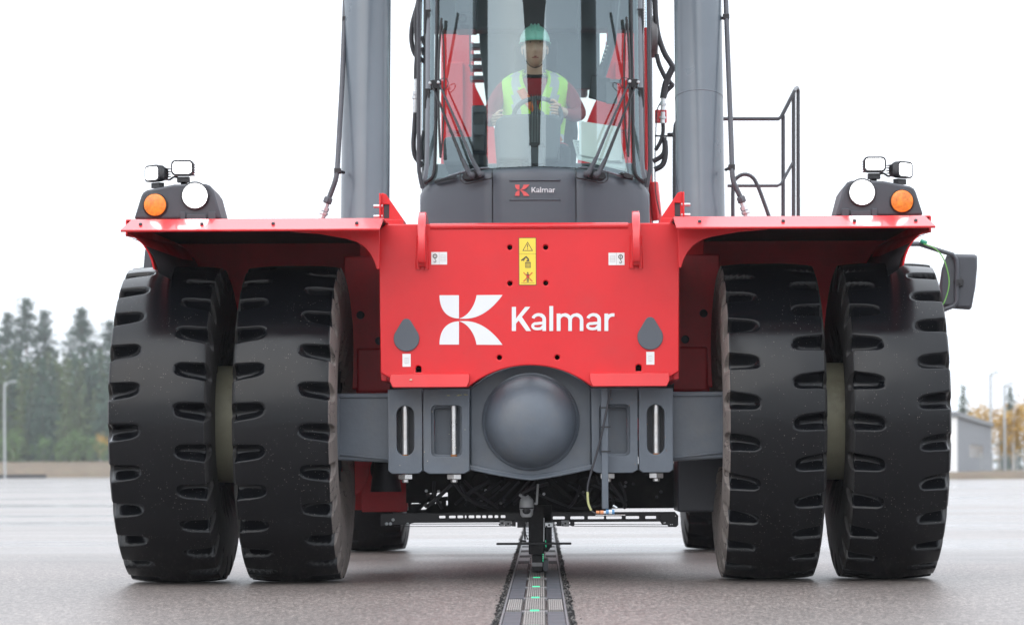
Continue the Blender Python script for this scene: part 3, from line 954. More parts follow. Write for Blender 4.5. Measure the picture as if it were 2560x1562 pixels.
# ---- mudguards, lamps
for sx in (-1, 1):
    guard_prof = []      # lip > top plate, seen from the side (y, z), swept across x
    xi, xo = .713, 1.955
    m = MB()
    # sloping lip (flared at its outer end) as a thick sheet
    lip_a = [(xi, -.005, 1.822), (xo, -.005, 1.822), (1.99, -.135, 1.757), (xi + .012, -.135, 1.757)]
    lip_b = [(x, y + .006, z - .011) for x, y, z in lip_a]
    m.loft([(sx * x, y, z) for x, y, z in lip_a], [(sx * x, y, z) for x, y, z in lip_b])
    m.loft([(sx * xi, .003, 1.812), (sx * 1.985, .003, 1.812), (sx * 1.985, .003, 1.822), (sx * xi, .003, 1.822)], [(sx * xi, 1.75, 1.852), (sx * 1.985, 1.75, 1.852), (sx * 1.985, 1.75, 1.862), (sx * xi, 1.75, 1.862)])
    g_ = m.build('mudguard', REDGLOSS, RS, bevel=.0035)
    MB().loft([(sx * (xi + .01), .01, 1.806), (sx * 1.97, .01, 1.806), (sx * 1.97, .01, 1.810), (sx * (xi + .01), .01, 1.810)], [(sx * (xi + .01), 1.695, 1.844), (sx * 1.97, 1.695, 1.844), (sx * 1.97, 1.695, 1.848), (sx * (xi + .01), 1.695, 1.848)]).build('guard_dark_sheet', BLACKMATT, g_)  # black sheet added to darken the guard's underside and its reflection in the tyres
    # outer cove sheet
    cove = [(1.992, 1.745), (1.968, 1.7405), (1.94, 1.731), (1.912, 1.713), (1.888, 1.688), (1.868, 1.655), (1.855, 1.618), (1.848, 1.575)]
    c2 = MB()
    ring_ = cove + [(x - .008, z - .002) for x, z in reversed(cove)]
    tail = lambda z: z + .10 * (z - 1.575) / .17
    c2.loft([(sx * x, -.085 + max(0, 1.70 - z) * .5, z) for x, z in ring_], [(sx * x, 1.72, tail(z)) for x, z in ring_])
    c2.build('outer_skirt', RED, g_)
    MB().loft([(sx * x, .0, z) for x, z in ((1.978, 1.738), (1.986, 1.738), (1.986, 1.816), (1.978, 1.816))], [(sx * x, 1.735, z) for x, z in ((1.978, 1.835), (1.986, 1.835), (1.986, 1.857), (1.978, 1.857))]).build('edge_strip', RED, g_)
    inn = [(x - .022, z - .018) for x, z in cove[1:]]
    MB().grid([[(sx * x, -.06 + max(0, 1.70 - z) * .5, z), (sx * x, 1.70, tail(z))] for x, z in inn]).build('skirt_inner_sheet', BLACK, g_, solid=.002)  # thin black sheet over the inner side of the skirt
    # rear wall of the wheel arch
    MB().prism([(sx * x, z) for x, z in [(.76, .95), (1.846, .95)] + [(x, tail(z)) for x, z in reversed(cove)] + [(1.985, 1.857), (.76, 1.857)]], 1.70, 1.719).build('rear_wall', REDDUST, g_, bevel=.004)
    # gusset beside the panel
    gp = [(726, 579), (800, 584), (868, 596), (893, 604), (913, 617), (928, 634), (938, 653), (944, 672), (951, 672), (951, 574)]
    gq = [(sx * abs(XZ(x, y, .14)[0]), XZ(x, y, .14)[1]) for x, y in gp]
    MB().prism(gq, .14, .155).build('gusset', RED, g_, bevel=.002)
    bo = MB()
    boltx = (1.90, 1.60, 1.25, .84)
    for i, bx in enumerate(boltx):
        bo = MB().lathe((sx * bx, -.075, 1.7865), (0, -.44, .9), [(.0, .012), (.007, .011), (.009, .004), (.009, -.004)], 10, False, False)
        bo.build('bolt', DARKGREY, g_)
    # inner frame plate with bolts, behind the inner tyre
    fp = MB().box(*sorted((sx * .765, sx * 1.02)), 1.30, 1.33, 1.02, 1.74)
    fo = fp.build('frame_plate', REDDUST, RS, bevel=.008)
    for bx, bz in ((.93, 1.42), (.83, 1.28), (.90, 1.06)):
        MB().lathe((sx * bx, 1.30, bz), (0, -1, 0), [(.022, 0), (.022, .010), (.018, .014), (.008, .016), (0, .016)], 14, True, False).build('bolt', DARKGREY, fo)
    MB().box(*sorted((sx * .75, sx * .95)), 1.27, 1.298, 1.00, 1.24).build('cover_plate', REDDUST, fo, bevel=.02, seg=4)
    # lamp housing
    hp = [(336, 547), (354, 489), (359, 480), (369, 474), (437, 460), (515, 458.5), (526, 463), (536, 477), (556, 547)]
    hq = [XZ(x, y, .12) for x, y in hp]
    hq = [(abs(x), max(z, 1.8235)) for x, z in hq]
    hb = [(1.69 + (x - 1.69) * .93 - .012, z - (.012 if z > 1.83 else 0)) for x, z in hq]
    hs = MB().loft([(sx * x, .12, z) for x, z in hq], [(sx * x, .45, z) for x, z in hb]).build('lamp_housing', DARKGREY, g_, bevel=.012, seg=3)
    # (children of a mudguard stay two levels deep: lamps hang on the machine itself)
    hs.parent = RS
    ax, az = XZ(390, 512, .115); ax = abs(ax)
    MB().lathe((sx * ax, .119, az), (0, -1, 0), [(.062, 0), (.062, .008), (.058, .012), (.0555, .010)], 36, True, True).build('lamp_bezel', BLACK, hs)
    al = MB(); al.lathe((sx * ax, .109, az), (0, -1, 0), [(.0555, 0), (.054, .006), (.03, .011), (0, .012)], 36, True, False)
    al.build('turn_signal', AMBER, hs)
    lx, lz = XZ(489.6, 489, .115); lx = abs(lx)
    MB().lathe((sx * lx, .119, lz), (0, -1, 0), [(.070, 0), (.070, .012), (.064, .016), (.061, .010)], 36, True, True).build('headlight_bezel', BLACK, hs)
    MB().lathe((sx * lx, .1085, lz), (0, -1, 0), [(.0605, 0), (.058, .008), (.03, .015), (0, .017)], 36, True, False).build('headlight', GLOWLENS, hs)
    bxs = [abs(XZ(x, 530, .11)[0]) for x in (452, 466, 468, 518, 522, 541)]
    zl, zh = 1.829, XZ(490, 529, .11)[1]
    for i in (0, 2, 4):
        p = MB().box(*sorted((sx * bxs[i], sx * bxs[i + 1])), .108, .1195, zl, zh - (.012 if i == 2 else 0))
        p.build('bracket_plate', DARKGREY, hs, bevel=.003)
    # work lamps
    for kind, (cxp, cyp), yaw, tilt, w_, h_ in (('out', (391, 434), 42, 0, .112, .082), ('in', (459.5, 420.6), 2, -2, .112, .077)):
        wx, wz = XZ(cxp, cyp, .2); wx = abs(wx)
        Mx = Matrix.Translation((sx * wx, .2, wz)) @ Matrix.Rotation(R(-sx * -yaw if False else sx * yaw), 4, 'Z') @ Matrix.Rotation(R(tilt), 4, 'X')
        sh_ = rrect(-w_ / 2, w_ / 2, -h_ / 2, h_ / 2, .022, 5)
        shb = rrect(-w_ * .36, w_ * .36, -h_ * .36, h_ * .36, .02, 5)
        f0 = [Mx @ Vector((x, -.025, z)) for x, z in sh_]
        f1 = [Mx @ Vector((x, .01, z)) for x, z in sh_]
        f2 = [Mx @ Vector((x, .05, z)) for x, z in shb]
        wm = MB(); wm.loft(f0, f1); wm.loft(f1, f2)
        for j in range(5):
            zz = -.03 + j * .013
            wm.box(-w_ * .46, w_ * .46, .012, .058, zz, zz + .004, Mx)
        wl = wm.build('work_lamp', BLACK, RS, bevel=.0015, weld=False)
        lsh = rrect(-w_ / 2 + .0095, w_ / 2 - .0095, -h_ / 2 + .0095, h_ / 2 - .0095, .015, 5)
        l0 = [Mx @ Vector((x, -.0255, z)) for x, z in lsh]
        l1 = [Mx @ Vector((x * .97, -.0268, z * .97)) for x, z in lsh]
        MB().loft(l0, l1).build('lamp_lens', GLOWLENS, wl)
        base = Mx @ Vector((0, .01, -h_ / 2))
        foot = XZ(378 if kind == 'out' else 457, 466, .26)
        zf = foot[1] + (-.005)
        bm_ = MB()
        bm_.box(-.030, .030, -.004, .03, -h_ / 2 - .030, -h_ / 2 - .004, Mx)
        bm_.tube([base + Vector((0, .01, -.028)), (base.x + sx * -.004, .24, zf)], [.016, .020], 6)
        bm_.build('lamp_bracket', BLACK, wl)

# ---- cables between work lamps
for sx in (-1, 1):
    pts = [P(*q, .24) for q in ((415, 445), (425, 449), (437, 442), (448, 444))]
    pts = [(sx * abs(p.x), p.y, p.z) for p in pts]
    MB().tube(pts, .005, 6, 5).build('lamp_cable', BLACK, RS)

# ------------------------------------------------------------------ front axle
YA = 0.42


def ax(px, py, Y=YA):     # symmetric reading: returns |x|, z
    x, z = XZ(px, py, Y)
    return abs(x), z


ya = .50
hx = [ax(1176, 971, ya), ax(1176, 1171, ya)]
zt_ = XZ(1324, 910, ya)[1]; zb_ = XZ(1324, 1197, ya)[1]
x_, z_ = hx[0]
sag = zt_ - z_; rr = (x_ * x_ + sag * sag) / (2 * sag)
topc = [(x_ * (1 - i / 10), zt_ - rr + math.sqrt(rr * rr - (x_ * (1 - i / 10)) ** 2)) for i in range(11)]
xb, zbm = hx[1]
botc = [(x_ * (i / 6), zb_ + (zbm - zb_) * (i / 6) ** 1.25) for i in range(7)]
rhs = topc[:-1]
body = [(x, z) for x, z in reversed(topc)] + [(x, z) for x, z in reversed(botc)] 
body += [(-x, z) for x, z in botc[1:]] + [(-x, z) for x, z in topc[:-1]]
axle = plate('axle', [body], ya, .55, GREY, RS, .010)
# lower flange with its weld
MB().tube([(-x, ya - .006, z + .012) for x, z in reversed(botc)] + [(x, ya - .006, z + .012) for x, z in botc[1:]], .011, 8).build('weld_seam', GREY, axle)
fl = [(sx_ * x, z + .001) for sx_ in (1,) for x, z in botc]
m = MB()
lowo = [(-x, z - .006) for x, z in reversed(botc)] + [(x, z - .006) for x, z in botc[1:]]
lowi = [(x, z + .016) for x, z in lowo]
m.prism(lowo + list(reversed(lowi)), ya - .035, ya - .002)
m.build('lower_flange', GREY, axle, bevel=.005)
# dome
cz = XZ(1324, 1052, .4)[1]
MB().lathe((0, ya - .001, cz), (0, -1, 0), [(.250, 0), (.250, .012), (.243, .020), (.236, .024), (.234, .040), (.230, .052), (.224, .072), (.212, .098), (.192, .126), (.165, .150), (.13, .170), (.09, .184), (.045, .192), (0, .194)], 64, True, False).build('dome_cover', GREY, axle, ang=50)
for sx in (-1, 1):
    # beam out to the hub
    x0, zt0 = ax(972, 981, .5); x1, zt1 = ax(835, 981.5, .5)
    zb0 = XZ(972, 1156, .5)[1]; zb1 = XZ(847, 1143, .5)[1]
    bm_ = MB()
    A_ = [(x0 - .02, .53, zt0), (x0 - .02, .53, zb0), (x1 + .45, .53, zb1 + .01), (x1 + .45, .53, zt1)]
    bm_.loft([(sx * x, y, z) for x, y, z in A_], [(sx * x, y + .5, z) for x, y, z in A_])
    beam = bm_.build('beam', GREY, axle, bevel=.012, seg=3)
    f = MB()
    f.box(*sorted((sx * (x1 - .03), sx * (x1 + .02))), .515, .54, zb1 + .004, zt1 - .004)
    f.build('end_weld', GREY, axle, bevel=.008)
    for q in (((x0 - .02, zt0 - .012), (x0 - .02, zt0 - .026), (x1, zt1 - .026), (x1, zt1 - .012)), ((x0 - .02, zb0 + .022), (x0 - .02, zb0 + .010), (x1, zb1 + .014), (x1, zb1 + .026))):
        MB().loft([(sx * x, .520, z) for x, z in q], [(sx * x, .54, z) for x, z in q]).build('weld_seam', GREY, axle, bevel=.005)
    # two clamp plates with slots and pins
    for (a0, a1), slot, pin in (((971, 1058), (993, 1013.5, 1037, 1138, 1.0), (1005, 1022)), ((1059.3, 1176), (1080, 1013, 1156, 1140, .3), (1127.5, 1144))):
        q0, zt1_ = ax(a0, 972.5); q1, zb1_ = ax(a1, 1183)
        c = .016
        op = [(q0, zt1_), (q1, zt1_), (q1, zb1_ + c), (q1 + (q0 - q1) * .12, zb1_), (q0 - (q0 - q1) * .12, zb1_), (q0, zb1_ + c)]
        l0, lz1 = ax(slot[0], slot[1]); l1, lz0 = ax(slot[2], slot[3])
        wd = abs(l0 - l1)
        hl = rrect(min(l0, l1), max(l0, l1), lz0, lz1, wd * .499 if slot[4] == 1.0 else .022, 8)
        o = plate('clamp_plate', [[(sx * x, z) for x, z in op], [(sx * x, z) for x, z in hl]], YA, .10, GREY, axle, .004)
        if slot[4] != 1.0:
            ins = [(l0 + (l1 - l0) * k, lz) for k, lz in ((0, 0),)]
            e = .012
            lo_, hi_ = min(l0, l1) + e, max(l0, l1) - e
            plate('slot_step', [[(sx * x, z) for x, z in rrect(min(l0, l1) - .01, max(l0, l1) + .01, lz0 - .01, lz1 + .01, .02, 5)], [(sx * x, z) for x, z in rrect(lo_, hi_, lz0 + e, lz1 - e, .014, 5)]], YA + .045, .05, GREY, axle, .004)
            MB().box(*sorted((sx * lo_, sx * hi_)), YA + .102, YA + .106, lz0, lz1).build('slot_floor', GREY, axle)
        else:
            MB().box(*sorted((sx * min(l0, l1), sx * max(l0, l1))), YA + .101, YA + .106, lz0 - .01, lz1 + .01).build('slot_floor', DARKGREY, axle)
        p0, pz1 = ax(pin[0], slot[1] - 2); p1, pz0 = ax(pin[1], slot[3] + 1)
        if not (sx > 0 and slot[4] != 1.0):
            pr = abs(p0 - p1) / 2
            MB().cyl((sx * (p0 + p1) / 2, YA + .035, pz0), (sx * (p0 + p1) / 2, YA + .035, pz1), pr, n=20).build('steel_pin', STEEL, axle)
            MB().cyl((sx * (p0 + p1) / 2, YA + .035, pz0 + .001), (sx * (p0 + p1) / 2, YA + .035, pz0 + .008 + .006 * rnd.random()), pr * 1.03, n=20).build('rust_ring', RUST, axle)
        # nut underneath
        nx = (p0 + p1) / 2 if slot[4] == 1.0 else (p0 + p1) / 2
        n_ = MB()
        n_.lathe((sx * nx, YA + .05, zb1_ - .002), (0, 0, -1), [(.037, 0), (.040, .002), (.040, .024), (.035, .027)], 6, True, True)
        n_.lathe((sx * nx, YA + .05, zb1_ - .002), (0, 0, -1), [(.018, .02), (.018, .040), (.012, .044)], 12, True, True)
        n_.build('nut', STEEL, axle)

CHIP = mat('chipped_primer', (.52, .46, .34), .7)
SCR = mat('yellow_scratch', (.42, .38, .14), .7)
rc_ = random.Random(8)


def chips(n, x0, x1, y0, y1, Y, wmx, hmx, mt, parent):
    m = MB()
    for i in range(n):
        cx, cy = rc_.uniform(x0, x1), rc_.uniform(y0, y1)
        k = rc_.randint(5, 7)
        pl = []
        for a in range(k):
            t = 2 * math.pi * a / k
            pl.append(XZ(cx + wmx * rc_.uniform(.4, 1) * math.cos(t), cy + hmx * rc_.uniform(.4, 1) * math.sin(t), Y))
        m.prism(pl, Y - .0009, Y - .0003)
    o = m.build('paint_chip', mt, parent, flat=True, weld=False); o['kind'] = 'stuff'


chips(1, 1029, 1030, 947, 948, YP - .055, 7, 3.0, CHIP, panel)
chips(7, 1118, 1172, 985, 988, YA, 7, 1.1, SCR, axle)
chips(9, 985, 1170, 992, 1175, YA, 1.8, 1.3, CHIP, axle)
chips(9, 1480, 1670, 992, 1178, YA, 1.8, 1.3, RUST, axle)
chips(10, 965, 1680, 590, 900, YP, 1.4, 1.2, mat('chipped_red', (.30, .02, .02), .7), panel)
# ------------------------------------------------------------------ probe bar, camera
x0, zt0 = XZ(1505, 972, .34); x1, zb0 = XZ(1523.5, 1271, .34)
pb = MB().box(x0, x1, .34, .378, zb0, zt0).build('probe_bar', GREY, RS, bevel=.003)
for py in (1018, 1066, 1127):
    z = XZ(1514, py, .34)[1]
    t_ = MB().box(x0 - .003, x1 + .003, .336, .382, z - .0035, z + .0035).box(x1 - .004, x1 + .012, .332, .338, z - .003, z + .003)
    t_.build('cable_tie', BLACK, pb)
cpts = [P(820 + zx / 2.27, 900 + zy / 2.27, .325) for zx, zy in ((1608, 165), (1590, 260), (1572, 350), (1548, 460), (1520, 560), (1496, 640), (1480, 700), (1477, 745), (1482, 810), (1498, 850), (1530, 872))]
MB().tube(cpts, .0052, 6, 5).build('sensor_cable', HOSE, pb)
MB().tube([p + Vector((0, -.002, 0)) for p in cpts[7:10]], .0062, 6, 5).build('cable_sleeve', YELLOWCABLE, pb)
pz = lambda zx, zy, Y=.33: P(1300 + zx / 5.357, 1140 + zy / 5.357, Y)
sensor = MB()
sensor.mi = 0
sensor.cyl(pz(1030, 745), pz(1075, 745), .009, n=12)
sensor.cyl(pz(1085, 745), pz(1130, 745), .0105, n=12)
sensor.mi = 1
sensor.cyl(pz(1130, 745), pz(1165, 745), .008, n=12)
sensor.mi = 2
sensor.cyl(pz(1160, 740), pz(1200, 740), .012, n=10); sensor.cyl(pz(1240, 740), pz(1275, 740), .0125, n=10)
sensor.mi = 1
sensor.cyl(pz(1200, 740), pz(1240, 740), .013, n=8); sensor.tube([pz(1255, 655), pz(1310, 690)], .006, 8)
sensor.mi = 3
a_, b_ = pz(1020, 770), pz(1420, 786)
sensor.box(a_.x, b_.x, .31, .36, b_.z, b_.z + .004)
sensor.build('proximity_sensor', [COPPER, ZINC, BLUE, STEEL], pb)

yc = .86
pc = lambda zx, zy, Y=yc: P(820 + zx / 2.27, 900 + zy / 2.27, Y)
cm = MB()
c0 = pc(1131, 795); r0 = (pc(1172, 795) - pc(1090, 795)).x / 2
zb_c = pc(1131, 888).z; zt_c = pc(1131, 785).z
cm.lathe((c0.x, yc, 0), (0, 0, 1), [(r0 * .62, zb_c), (r0 * .86, zb_c + .012), (r0 * .98, zb_c + .06), (r0, zt_c - .055), (r0 * .97, zt_c - .02), (r0 * .84, zt_c), (r0 * .5, zt_c + .012), (.02, zt_c + .014)], 28)
camd = cm.build('dome_camera', PTZ, RS)
MB().lathe((c0.x, yc, 0), (0, 0, 1), [(r0 * 1.005, zt_c - .052), (r0 * 1.012, zt_c - .050), (r0 * 1.012, zt_c - .046), (r0 * 1.005, zt_c - .044)], 28, False, False).build('seam_ring', BLACK, camd)
MB().ball((c0.x, yc - r0 * .62, zb_c + .035), r0 * .60, 10, (1, .8, 1)).build('camera_lens', BLACK, camd)
ar = MB(); ar.tube([pc(1175, 810), pc(1188, 812), pc(1190, 795), pc(1196, 700)], .006, 6, 4); ar.build('antenna', PTZ, camd)
ar = MB(); ar.tube([pc(1131, 790), pc(1112, 775), pc(1090, 760)], .008, 6, 4); ar.tube([pc(1140, 785), pc(1130, 768)], .012, 6); ar.build('camera_bracket', PTZ, camd)

# ------------------------------------------------------------------ underbody
ub = MB()
q5 = lambda zx, zy, Y: P(860 + zx / 5.357, 1140 + zy / 5.357, Y)
q6 = lambda zx, zy, Y: P(1300 + zx / 5.357, 1140 + zy / 5.357, Y)


def slab(m, a_, b_, y0, y1):
    m.box(min(a_.x, b_.x), max(a_.x, b_.x), y0, y1, min(a_.z, b_.z), max(a_.z, b_.z))


ub.box(-.76, .76, 1.1, 1.6, .86, 1.4)
slab(ub, q5(1500, 150, 1.5), q5(2460, 760, 1.5), 1.5, 2.6)
slab(ub, q6(0, 250, 1.5), q6(1240, 745, 1.5), 1.5, 2.6)
slab(ub, q6(1200, 100, 1.7), q6(2080, 690, 1.7), 1.7, 3.0)
slab(ub, q5(840, 150, 1.6), q5(1110, 620, 1.6), 1.6, 2.0)
slab(ub, q5(1090, 200, 1.6), q5(1252, 490, 1.6), 1.6, 1.7)
slab(ub, q5(1240, 560, 1.6), q5(1262, 690, 1.6), 1.6, 1.7)
slab(ub, q5(1700, 600, 1.6), q5(1800, 760, 1.6), 1.45, 1.5)
slab(ub, q5(1250, 200, 1.6), q5(1530, 480, 1.6), 1.6, 1.9)
slab(ub, q5(1400, 480, 1.6), q5(1530, 740, 1.6), 1.6, 1.9)
slab(ub, q5(900, 640, 1.6), q5(1005, 750, 1.6), 1.6, 1.9)
slab(ub, q5(1120, 660, 1.6), q5(1400, 760, 1.6), 1.6, 1.9)
slab(ub, q5(850, 720, 1.6), q5(1540, 790, 1.6), 1.6, 1.9)
slab(ub, q5(1255, 560, 1.6), q5(1370, 680, 1.6), 1.6, 1.7)
for a_, b_, r_ in (((1000, 700), (1240, 480), .012), ((1010, 600), (1400, 560), .012), ((1110, 760), (1250, 650), .02), ((1165, 500), (1160, 560), .005), ((1205, 490), (1200, 640), .006), ((1010, 665), (1110, 640), .006), ((860, 200), (900, 760), .01)):
    ub.tube([q5(*a_, 1.62), q5(*b_, 1.62)], r_, 6)
ub = ub.build('undercarriage', BLACKMATT, RS, weld=False)
for (zx, zy), rad, yy in (((1830, 330), .13, 1.42), ((1440 + 0, 0), 0, 0)):
    if rad:
        c = q5(zx, zy, yy)
        t_ = MB(); t_.lathe((c.x, yy + .1, c.z), (0, -1, 0), [(.135, 0), (.135, .05), (.12, .06), (.11, .05), (.08, .07), (.05, .07), (.04, .09), (0, .09)], 30, True, False)
        for i in range(12):
            an = i * math.pi / 6
            t_.lathe((c.x + .122 * math.cos(an), yy + .045, c.z + .122 * math.sin(an)), (0, -1, 0), [(.009, 0), (.009, .012), (0, .014)], 6, False, False)
        t_.build('gear_housing', BLACKMATT, ub, weld=False)
c = q6(700, 250, 1.42)
t_ = MB(); t_.lathe((c.x, 1.5, c.z), (0, -1, 0), [(.21, 0), (.21, .04), (.195, .055), (.185, .04), (.15, .05), (.14, .07), (.10, .07), (.09, .05), (.05, .05), (.04, .08), (0, .08)], 36, True, False)
for i in range(16):
    an = i * math.pi / 8 + .1
    t_.lathe((c.x + .165 * math.cos(an), 1.45, c.z + .165 * math.sin(an)), (0, -1, 0), [(.012, 0), (.012, .02), (0, .022)], 6, False, False)
t_.tube([c + Vector((.05, -.03, -.05)), c + Vector((.14, -.05, -.02))], .03, 8)
t_.tube([c + Vector((-.14, -.02, .0)), c + Vector((-.05, -.04, -.09)), c + Vector((.03, -.03, -.15))], .014, 6, 4)
t_.build('gear_housing', BLACKMATT, ub, weld=False)
hp_ = MB()
for k in range(7):
    p0 = q5(1500 + 130 * k, 640 + 14 * (k % 3), 1.45)
    hp_.tube([p0, p0 + Vector((.06, .02, .05)), p0 + Vector((.14, 0, .09 + .01 * k))], .008, 6, 4)
hp_.tube([q6(200, 480, 1.42), q6(480, 600, 1.42), q6(760, 690, 1.42), q6(1060, 660, 1.42), q6(1180, 560, 1.42)], .007, 6, 5)
hp_.build('hydraulic_hose', HOSE, ub, weld=False)
for zx, zy, r_ in ((1205, 268, .006), (1387, 548, .006), (680, 700, .006)):
    pass
ru = random.Random(5)
for k in range(16):
    x_a = ru.uniform(1030, 1660); y_a = ru.uniform(1196, 1215)
    a_ = P(x_a, y_a, 1.38); b_ = P(x_a + ru.uniform(-90, 90), ru.uniform(1245, 1272), 1.40)
    m_ = (a_ + b_) / 2 + Vector((ru.uniform(-.06, .06), -.04, ru.uniform(-.05, .01)))
    MB().tube([a_, m_, b_], ru.uniform(.005, .012), 6, 5).build('hydraulic_hose', HOSE, ub)
for k in range(26):
    c_ = P(ru.uniform(1030, 1670), ru.uniform(1195, 1268), 1.41)
    MB().lathe(c_, (0, -1, 0), [(.009, -.02), (.009, .0), (.006, .003), (0, .003)], 6, False, False).build('bolt', ru.choice((ZINC, DARKGREY, CRATE_STEEL)), ub)
# side boxes and frame flanges under the axle
x0, zt0 = XZ(1696, 1155, 1.15); x1, zb0 = XZ(1790, 1278, 1.15)
MB().box(x0, x1 + .1, 1.15, 1.7, zb0, zt0 + .1).build('battery_box', DARKGREY, RS, bevel=.01)
x0, zt0 = XZ(905, 1150, 1.6); x1, zb0 = XZ(1020, 1278, 1.6)
MB().box(x0, x1, 1.62, 1.66, zb0, zt0 + .1).box(x0 - .2, x0 + .2, 1.66, 2.6, zb0 + .01, zt0).build('hanger_plate', REDDUST, RS, bevel=.006)
x0, zt0 = XZ(925, 1145, 1.3)
MB().lathe((x0 + .09, 1.35, zt0 - .06), (0, -1, 0), [(.085, 0), (.085, .05), (.07, .06), (.0, .06)], 24, True, False).cyl((x0 + .09, 1.3, zt0 + .1), (x0 + .09, 1.3, zt0 - .18), .05, .085).build('air_drier', BLACK, RS)
for sx in (-1, 1):
    fx0, fz1 = ax(883, 1150, 1.35); fx1, fz0 = ax(924, 1238, 1.35)
    fp = [(fx0 + .12, fz1 + .12), (fx1, fz1 + .12), (fx1, fz0 + .14), (fx1 + .004, fz0 + .10), (fx1 + .02, fz0 + .055), (fx1 + .05, fz0 + .02), (fx0 + .0, fz0), (fx0 + .12, fz0)]
    MB().prism([(sx * x, z) for x, z in fp], 1.35, 1.375).build('frame_flange', REDDUST, RS, bevel=.003)
# main chassis far behind
ch = MB()
for sx in (-1, 1):
    ch.box(*sorted((sx * .62, sx * .86)), 1.75, 7.2, .78, 1.9)
ch.box(-.62, .62, 2.6, 6.9, .78, 1.55)
ch.box(-.60, .60, 5.6, 6.3, .50, .9)
ch.build('chassis', REDDUST, RS, bevel=.02)
MB().cyl((-1.2, 5.15 + TR, TR), (1.2, 5.15 + TR, TR), .16, n=20).build('rear_axle', GREY, RS)

# ------------------------------------------------------------------ current collector under the machine
YR = 1.3
x0, zt0 = XZ(1030, 1278, YR); x1, zb0 = XZ(1690, 1305, YR)
sl = []
for a_, b_ in ((1285, 1368), (1418, 1505), (1530, 1605), (1628, 1650), (1680, 1755), (1778, 1840), (1862, 1915), (1942, 2000), (2027, 2076), (2110, 2172)):
    sl.append(rrect(q5(a_, 800, YR).x, q5(b_, 800, YR).x, q5(0, 831, YR).z, q5(0, 798, YR).z + .001, .003, 3))
for a_, b_ in ((450, 610), (685, 870), (920, 1135), (1165, 1372), (1428, 1605), (1690, 1833)):
    sl.append(rrect(q6(a_, 800, YR).x, q6(b_, 800, YR).x, q6(0, 840, YR).z, q6(0, 803, YR).z, .003, 3))
zA = XZ(1360, 1281, YR)[1]; zB = XZ(1360, 1303, YR)[1]
col_rail = plate('collector_rail', [[(x0 - .12, zB), (x1, zB), (x1, zA), (x0 - .12, zA)]] + sl, YR, .012, BLACK, RS, .001)
MB().box(x0 - .1, x1, YR + .013, YR + .055, zA - .006, zA + .003).box(x0 - .1, x1, YR + .013, YR + .055, zB - .002, zB + .006).build('rail_flange', BLACK, col_rail)
ep = [q6(1900, 745, YR - .02), q6(2090, 745, YR - .02), q6(2130, 790, YR - .02), q6(2130, 915, YR - .02), q6(2105, 942, YR - .02), q6(2000, 942, YR - .02), q6(1985, 915, YR - .02), q6(1915, 912, YR - .02), q6(1880, 860, YR - .02)]
eh = [circ(q6(x, y, YR - .02).x, q6(x, y, YR - .02).z, .0022, 10) for x, y in ((2095, 795), (1940, 887), (1955, 885), (2028, 908), (2050, 908), (1863, 848))][:5]
plate('end_plate', [[(p.x, p.z) for p in ep]] + eh, YR - .02, .014, BLACK, col_rail, .001)
lp = [q5(500, 770, YR - .02), q5(880, 760, YR - .02), q5(1040, 840, YR - .02), q5(940, 890, YR - .02), q5(860, 905, YR - .02), q5(500, 930, YR - .02)]
plate('end_plate', [[(p.x, p.z) for p in lp]], YR - .02, .014, BLACK, col_rail, .001)
for x, y in ((665, 846), (578, 900), (630, 900), (860, 905)):
    p = q5(x, y, YR - .034)
    MB().lathe((p.x, YR - .020, p.z), (0, -1, 0), [(.009, 0), (.009, .008), (.004, .011), (0, .011)], 10, False, False).build('pulley', ZINC, col_rail)
wr = MB()
for y1, y2 in ((903, 908), (936, 934)):
    wr.tube([q5(680, y1, YR - .03), q5(2200, y1 - 4, YR - .03)], .0018, 5)
for y1, y2 in ((905, 912), (930, 938)):
    wr.tube([q6(700, y1, YR - .03), q6(2010, y2, YR - .03)], .0018, 5)
wr.build('drive_wire', HOSE, col_rail)
for qq, boxes in ((q5, ((2095, 855, 2160, 925), (2165, 862, 2255, 935), (2260, 850, 2310, 935), (2330, 865, 2420, 950))), (q6, ((345, 885, 455, 945), (500, 850, 565, 930), (565, 855, 670, 935), (680, 855, 740, 925)))):
    for i, (u0, v0, u1, v1) in enumerate(boxes):
        m = MB(); slab(m, qq(u0, v0, YR - .05), qq(u1, v1, YR - .05), YR - .05, YR - .012)
        mm = (PTZ, PTZ, BLACK, BLACK) if qq is q5 else (PTZ, BLACK, PTZ, BLACK)
        o = m.build('slide_block', mm[i] if i != 0 or qq is q5 else ZINC, col_rail, bevel=.002)
        c_ = qq((u0 + u1) / 2, (v0 + v1) / 2, YR - .052)
        MB().lathe((c_.x, YR - .05, c_.z), (0, -1, 0), [(.006, 0), (.005, .003), (0, .003)], 8, False, False).box(c_.x - .018, c_.x - .010, YR - .053, YR - .049, c_.z - .012, c_.z - .004).build('screw', BLACK, o)
arm = MB()
p0 = P(1323, 1262, YR - .03); p1 = P(1362, 1384, YR - .03); p2 = P(1381, 1300, YR)
arm.box(p0.x, p1.x, YR - .03, YR + .10, p1.z, p0.z)
arm.box(P(1360, 1290, YR).x + .001, p2.x, YR, YR + .16, P(1360, 1368, YR).z, P(1360, 1262, YR).z)
arm.prism([(P(1358, 1300, YR).x + .002, P(0, 1385, YR).z), (p2.x - .02, P(0, 1384, YR).z), (p2.x - .002, P(0, 1362, YR).z), (p2.x - .003, P(0, 1290, YR).z), (P(1358, 1300, YR).x + .002, P(0, 1290, YR).z)], YR + .01, YR + .08)
arm_o = arm.build('collector_arm', BLACKMATT, RS, bevel=.004, weld=False)
